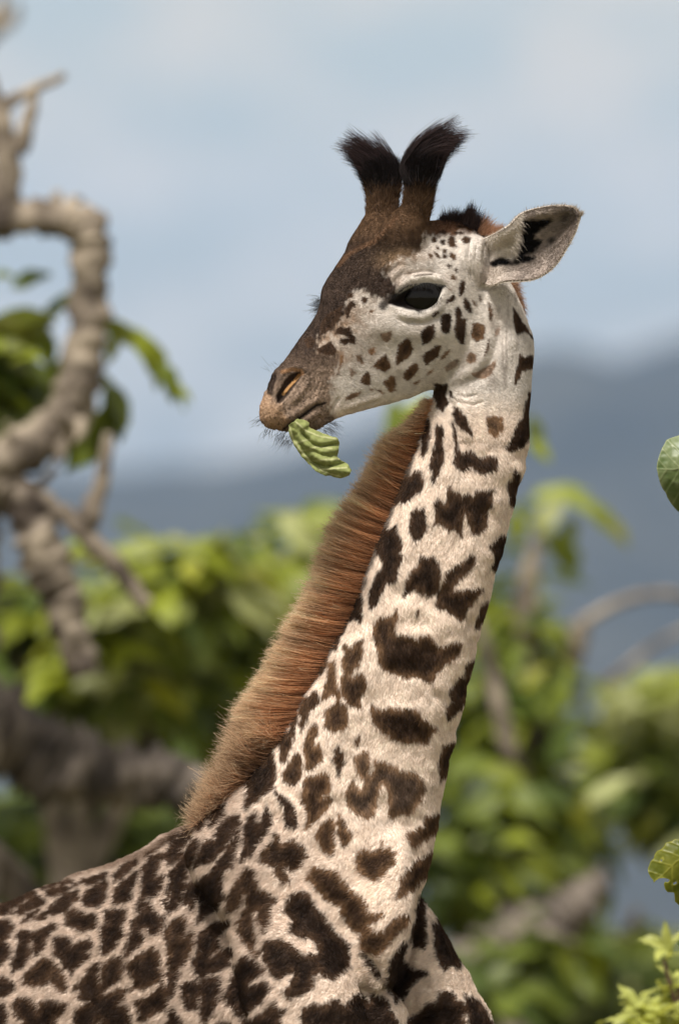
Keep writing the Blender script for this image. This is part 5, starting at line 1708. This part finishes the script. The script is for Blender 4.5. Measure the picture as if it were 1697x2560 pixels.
for p, q, L, a, k in [(1290, 1135, 130, 15, 'fresh'), (1345, 1160, 110, -20, 'fresh'), (1395, 1195, 120, -40, 'fresh'), (1432, 1228, 80, -50, 'yellow'), (1260, 1190, 110, 60, 'pale'), (1310, 1250, 120, -100, 'mid'), (1320, 1300, 100, -80, 'mid'), (1215, 1170, 60, 150, 'deep'), (1290, 1265, 90, -60, 'fresh'), (1195, 1220, 100, -80, 'fresh'),
                      (1240, 1015, 70, -60, 'mid'), (935, 975, 130, 60, 'mid'), (915, 1000, 110, 80, 'fresh'), (1400, 1820, 130, 40, 'pale'), (1340, 1880, 90, -100, 'yellow'), (1260, 2010, 150, -30, 'fresh'), (1160, 1780, 110, 150, 'fresh'), (1110, 1860, 120, 200, 'mid'), (1230, 1560, 80, 60, 'yellow'), (1300, 1700, 140, 70, 'deep'), (1290, 1600, 120, 80, 'mid')]:
    hero(B4, p, q, L, a, 10.4 + .1 * rng.random(), k, .6)
for p, q, L, a, k in [(950, 950, 110, 70, 'fresh'), (915, 985, 120, 110, 'mid'), (975, 985, 120, 40, 'fresh'), (1238, 1000, 90, -70, 'mid'), (1250, 1035, 70, -40, 'fresh')]:
    hero(B4, p, q, L, a, 8.0, k, .5)
B4.done()

B5 = Plant('broad_leaf_bush', 'pale green bush at the right edge, blue valley showing below it', 'bush', (PW(1640, 1500, 12.7)[0], 12.7, gz(0, 12.7)), G)
B5.wood('stem', [B5.base] + [PW(a, b, 12.7) for a, b in [(1650, 2300), (1620, 1900), (1570, 1700), (1510, 1600)]], [.08, .06, .045, .03, .012], 8, 36, .14, 51)
B5.clump(1500, 1615, 90, 50, 12.5, .3, 36, ['pale', 'fresh', 'pale'])
B5.clump(1570, 1740, 130, 80, 12.7, .4, 60, ['mid', 'fresh', 'mid'])
B5.clump(1440, 1770, 110, 70, 12.8, .4, 46, ['mid', 'mid', 'pale', 'fresh'])
B5.clump(1500, 1850, 80, 50, 12.6, .3, 26, ['deep', 'mid', 'yellow'])
B5.clump(1760, 1700, 140, 130, 12.8, .5, 60, ['mid', 'fresh', 'pale'])
B5.clump(1980, 1800, 180, 170, 12.9, .6, 80, ['mid', 'fresh', 'deep'])
B5.clump(1620, 1930, 40, 70, 12.6, .3, 26, ['pale', 'mid'])
for p, q, L, a, k in [(1460, 1620, 130, 190, 'pale'), (1530, 1590, 130, 20, 'fresh'), (1505, 1565, 100, 30, 'fresh'), (1540, 1640, 110, -20, 'pale')]:
    hero(B5, p, q, L, a, 12.1, k, .55)
B5.done()

B6 = Plant('broad_leaf_bush', 'grey-green low bush in the bottom right corner, below the valley gap', 'bush', (PW(1380, 1500, 12.2)[0], 12.2, gz(0, 12.2)), G)
B6.wood('stem', [B6.base, PW(1400, 2700, 12.2), PW(1420, 2350, 12.2), PW(1470, 2100, 12.2)], [.08, .06, .04, .02], 8, 30, .12, 61)
B6.clump(1400, 2280, 190, 130, 12.0, .5, 130, ['mid', 'deep', 'mid', 'pale'])
B6.clump(1250, 2330, 150, 100, 11.9, .5, 80, ['deep', 'mid'])
B6.clump(1470, 2215, 120, 60, 12.4, .4, 50, ['mid', 'mid', 'pale'])
B6.clump(1290, 2150, 120, 50, 12.6, .4, 44, ['mid', 'deep', 'fresh'])
B6.clump(1180, 2180, 70, 50, 10.0, .1, 14, ['mid', 'deep'])
B6.clump(1300, 2190, 60, 40, 9.9, .1, 12, ['mid', 'deep', 'fresh'])
B6.clump(1100, 2290, 80, 60, 9.9, .1, 16, ['mid', 'deep'])
B6.clump(1600, 2300, 110, 140, 12.2, .4, 60, ['mid', 'deep'])
for p, q, L, a, k in [(1330, 2060, 110, -60, 'yellow'), (1395, 2075, 110, -70, 'fresh'), (1330, 2120, 90, -100, 'mid'), (1250, 2050, 140, -40, 'fresh')]:
    hero(B6, p, q, L, a, 11.6, k, .6)
B6.done()

# a fallen grey trunk low on the right
L_ = Plant('dead_trunk', 'thick grey-brown dead trunk leaning low to the right of the chest', 'dead tree', (PW(1020, 1500, 10.6)[0], 10.6, gz(0, 10.6)))
L_.wood('trunk', [L_.base, PW(1030, 2700, 10.5), PW(1060, 2330, 10.4), PW(1120, 2210, 10.4), PW(1210, 2160, 10.4), PW(1290, 2120, 10.4), PW(1345, 2080, 10.4), PW(1390, 2020, 10.5)], [.15, .13, .10, .092, .085, .07, .06, .03], 16, 90, .5, 71, dark_bark)
L_.wood('branch', [PW(1240, 2150, 10.4), PW(1300, 2180, 10.2), PW(1350, 2190, 10.1)], [.05, .035, .015], 10, 20, .2, 72, dark_bark)
L_.done()

# ---- sharp foliage at the right edge, level with the giraffe
fg_mat = {}
for nm, c0, c1, tr_ in [('smooth', (.10, .15, .045), (.26, .30, .15), .25), ('ragged', (.14, .165, .008), (.34, .34, .05), .5)]:
    m, t, b = principled('leaf_' + nm, c0, .4, .4)
    a = t.nodes.new('ShaderNodeAttribute')
    a.attribute_name = 'tint'
    t.links.new(a.outputs['Color'], b.inputs['Base Color'])
    tr = t.nodes.new('ShaderNodeBsdfTranslucent')
    t.links.new(a.outputs['Color'], tr.inputs['Color'])
    ms = t.nodes.new('ShaderNodeMixShader')
    ms.inputs[0].default_value = tr_
    t.links.new(b.outputs[0], ms.inputs[1])
    t.links.new(tr.outputs[0], ms.inputs[2])
    t.links.new(ms.outputs[0], t.nodes['Material Output'].inputs['Surface'])
    fg_mat[nm] = (m, np.array(c0), np.array(c1))


def blade(plant, outline, y, kind, mid, holes=(), bend=.02, seed=0):
    """a leaf from its real outline (photo px): dense grid cut to the outline, veins raised, edge pale"""
    pu, pv = zip(*outline)
    u0, u1, v0, v1 = min(pu), max(pu), min(pv), max(pv)
    st = 2.0
    gu, gv2 = np.meshgrid(np.arange(u0 - st, u1 + st * 2, st), np.arange(v0 - st, v1 + st * 2, st), indexing='ij')
    a, b = gu.ravel(), gv2.ravel()
    sd = poly_sd(a, b, outline)
    for hc in holes:
        sd = np.minimum(sd, -poly_sd(a, b, hc))
    # pull the vertices just outside the outline onto it
    ok = sd > -st * 1.05
    eps = .5
    gx = (np.minimum.reduce([poly_sd(a + eps, b, outline)] + [-poly_sd(a + eps, b, h_) for h_ in holes]) - sd) / eps
    gy = (np.minimum.reduce([poly_sd(a, b + eps, outline)] + [-poly_sd(a, b + eps, h_) for h_ in holes]) - sd) / eps
    out = sd < 0
    a = np.where(out, a - gx * sd, a)
    b = np.where(out, b - gy * sd, b)
    dm, tm_ = seg_dist(a, b, mid)
    side = np.zeros_like(a)
    (ax, ay), (bx, by) = mid[0], mid[-1]
    al = ((a - ax) * (bx - ax) + (b - ay) * (by - ay)) / math.hypot(bx - ax, by - ay)
    vein = np.maximum(smooth(2.6, 1, dm), smooth(.12, .03, np.abs(((al - dm * .75) / 34) % 1 - .5)) * .8)
    fine = vnoise(a / 9, b / 9, 100 + seed) * .5 + vnoise(a / 22, b / 22, 101 + seed)
    dep = y + bend * ((dm / 80) ** 2) - vein * .0009 - .0013 * fine
    co_ = np.stack([W(x, z, d) for x, z, d in zip(a, b, dep)])
    nI, nJ = gu.shape
    F = []
    inside = (sd > -st * 1.05).reshape(nI, nJ)
    for i in range(nI - 1):
        for j in range(nJ - 1):
            if inside[i, j] and inside[i + 1, j] and inside[i, j + 1] and inside[i + 1, j + 1]:
                F.append((i * nJ + j, i * nJ + j + 1, (i + 1) * nJ + j + 1, (i + 1) * nJ + j))
    m, c0, c1 = fg_mat[kind]
    k = np.clip(.25 + .35 * fine + .55 * vein + .9 * smooth(3.2, .5, sd), 0, 1.4)
    cc = lerp(c0, c1, k[:, None])
    me = mesh_from('leaf', co_ - plant.base, F, m)
    ca_ = me.color_attributes.new('tint', 'FLOAT_COLOR', 'POINT')
    ca_.data.foreach_set('color', np.concatenate([np.clip(cc, 0, .9), np.ones((len(cc), 1))], 1).astype(np.float32).ravel())
    bmx = bmesh.new()
    bmx.from_mesh(me)
    bmesh.ops.delete(bmx, geom=[q for q in bmx.verts if not q.link_faces], context='VERTS')
    bmx.to_mesh(me)
    bmx.free()
    o = link('leaf', me, plant.root)
    so = o.modifiers.new('thickness', 'SOLIDIFY')
    so.thickness = .0008
    return o


S1 = Plant('leafy_shrub', 'shrub at the right edge with one round and one ragged holed leaf in sharp focus', 'shrub', (PW(1660, 1500, .25)[0], .25, gz(0, 0)))
S1.wood('stem', [S1.base] + [PW(a, b, .25) for a, b in [(1690, 3000), (1670, 2500), (1650, 2150), (1655, 1800), (1665, 1400), (1690, 1150), (1700, 1000)]], [.016, .014, .012, .010, .009, .008, .006, .003], 8, 60, .1, 81)
S1.wood('twig', [PW(1662, 1480, .25), PW(1640, 1300, .2), PW(1625, 1120, .16), PW(1612, 1090, .14)], [.006, .005, .004, .0025], 8, 24, .1, 82)
S1.wood('twig', [PW(1652, 2080, .25), PW(1630, 2020, .2), PW(1610, 1975, .14), PW(1590, 1950, .12)], [.006, .005, .004, .0025], 8, 24, .1, 83)
S1.wood('twig', [PW(1652, 2150, .25), PW(1610, 2185, .18), PW(1562, 2172, .12), PW(1548, 2172, .1)], [.006, .005, .004, .003], 8, 20, .1, 84)
q = lambda p: [(1597 + a / 9.46, 1060 + b / 9.46) for a, b in p]
blade(S1, q([(410, 1040), (420, 920), (470, 740), (540, 560), (600, 450), (640, 380), (700, 345), (800, 310), (950, 265), (1150, 230), (1400, 300), (1650, 520), (1760, 850), (1750, 1250), (1600, 1600), (1400, 1850), (1150, 2050), (1000, 2110), (900, 2060), (800, 1950), (720, 1840), (660, 1740), (630, 1640), (560, 1550), (500, 1430), (450, 1250)]), .1, 'smooth', q([(1760, 900), (1200, 1000), (800, 1080), (420, 1060)]), (), .03, 1)
q4 = lambda p: [(1500 + a / 4.731, 2060 + b / 4.731) for a, b in p]
blade(S1, q4([(920, 185), (880, 175), (840, 205), (770, 222), (750, 265), (715, 300), (670, 318), (640, 360), (630, 405), (590, 445), (570, 500), (558, 535), (565, 580), (590, 630), (620, 660), (630, 698), (650, 670), (690, 645), (740, 638), (800, 650), (818, 665), (800, 690), (760, 685), (748, 710), (760, 770), (790, 805), (870, 812), (875, 850), (880, 920), (930, 965), (1010, 940), (1100, 850), (1180, 700), (1200, 520), (1150, 350), (1050, 230)]), .06, 'ragged', q4([(1200, 300), (900, 440), (780, 560), (650, 680)]),
      [q4([(695, 450), (712, 415), (738, 392), (745, 415), (725, 440), (705, 455)]), q4([(842, 718), (870, 690), (910, 675), (918, 690), (890, 715), (855, 722)])], .03, 2)
blade(S1, q4([(878, 1360), (890, 1310), (930, 1285), (1010, 1290), (1060, 1350), (1050, 1440), (980, 1480), (930, 1470), (895, 1430)]), .05, 'smooth', q4([(1060, 1340), (880, 1380)]), (), .01, 3)

for k in range(34):
    hgt = rng.uniform(1050, 2900)
    sx = np.interp(hgt, [1000, 1400, 1800, 2500, 3000], [1700, 1665, 1655, 1670, 1690])
    a_ = rng.uniform(-70, 70)
    S1.leaf(PW(sx + 12, hgt, .27 + rng.normal(0, .05)), np.array([math.cos(math.radians(a_)), rng.normal(0, .6), math.sin(math.radians(a_)) * .8]), np.array([rng.normal(0, .4), -.5, 1]), rng.uniform(.06, .13), ['mid', 'fresh'][k % 2])
S1.done()

S2 = Plant('shooting_shrub', 'pale yellow-green shoots of a low shrub in the bottom right corner', 'shrub', (PW(1600, 1500, -1.5)[0], -1.5, gz(0, -1)))
sh_stem, _, _ = principled('young_stem', (.16, .10, .075), .7, .2)
S2.wood('stem', [S2.base] + [PW(a, b, -1.5) for a, b in [(1600, 3200), (1590, 2700), (1575, 2450), (1560, 2330), (1540, 2250), (1532, 2215)]], [.012, .011, .009, .007, .005, .004, .003], 8, 50, .1, 91, sh_stem)
for pts in ([(1590, 2600), (1540, 2450), (1510, 2330)], [(1590, 2700), (1520, 2560), (1480, 2420)], [(1578, 2480), (1570, 2350), (1566, 2280)], [(1590, 2650), (1600, 2480), (1580, 2380)]):
    S2.wood('stem', [PW(a, b, -1.5) for a, b in pts], [.006, .005, .003], 8, 20, .1, pts[0][0], sh_stem)
LM['shoot'] = leaf_material('leaf_shoot', (.40, .43, .12), .4)
LEAF['shoot'] = []
for s in range(5):
    V, F = leaf_shape(s + 40, .16 + .02 * s)
    LEAF['shoot'].append(mesh_from('leaf', V, F, LM['shoot']))


def rosette(p, q_, y, n, size, upward=1.0):
    for k in range(n):
        az = 2 * math.pi * k / n + rng.normal(0, .3)
        el = rng.uniform(.0, .9) * upward
        ax = np.array([math.cos(az), math.sin(az), math.tan(min(el, 1.2))])
        S2.leaf(PW(p, q_, y) + np.array([0, 0, rng.normal(0, .004)]), ax, np.array([-math.cos(az) * .6, -math.sin(az) * .6 - .3, 1]), size * rng.uniform(.7, 1.15), 'shoot')


for p, q_, L, a in [(1500, 2168, 52, 168), (1538, 2160, 58, 102), (1556, 2168, 66, 52), (1528, 2185, 50, 140), (1545, 2190, 56, 80)]:
    hero(S2, p, q_, L, a, -1.5, 'shoot', .6)
for p, q_, n in [(1532, 2205, 4), (1510, 2325, 9), (1475, 2335, 6), (1540, 2290, 8), (1566, 2275, 8), (1480, 2400, 8), (1530, 2380, 9), (1575, 2370, 9), (1500, 2420, 9), (1555, 2430, 9), (1450, 2370, 4), (1500, 2365, 9), (1550, 2330, 8), (1470, 2420, 9), (1525, 2345, 8), (1590, 2320, 8)]:
    rosette(p, q_, -1.5 + rng.normal(0, .04), n, .06)
S2.done()
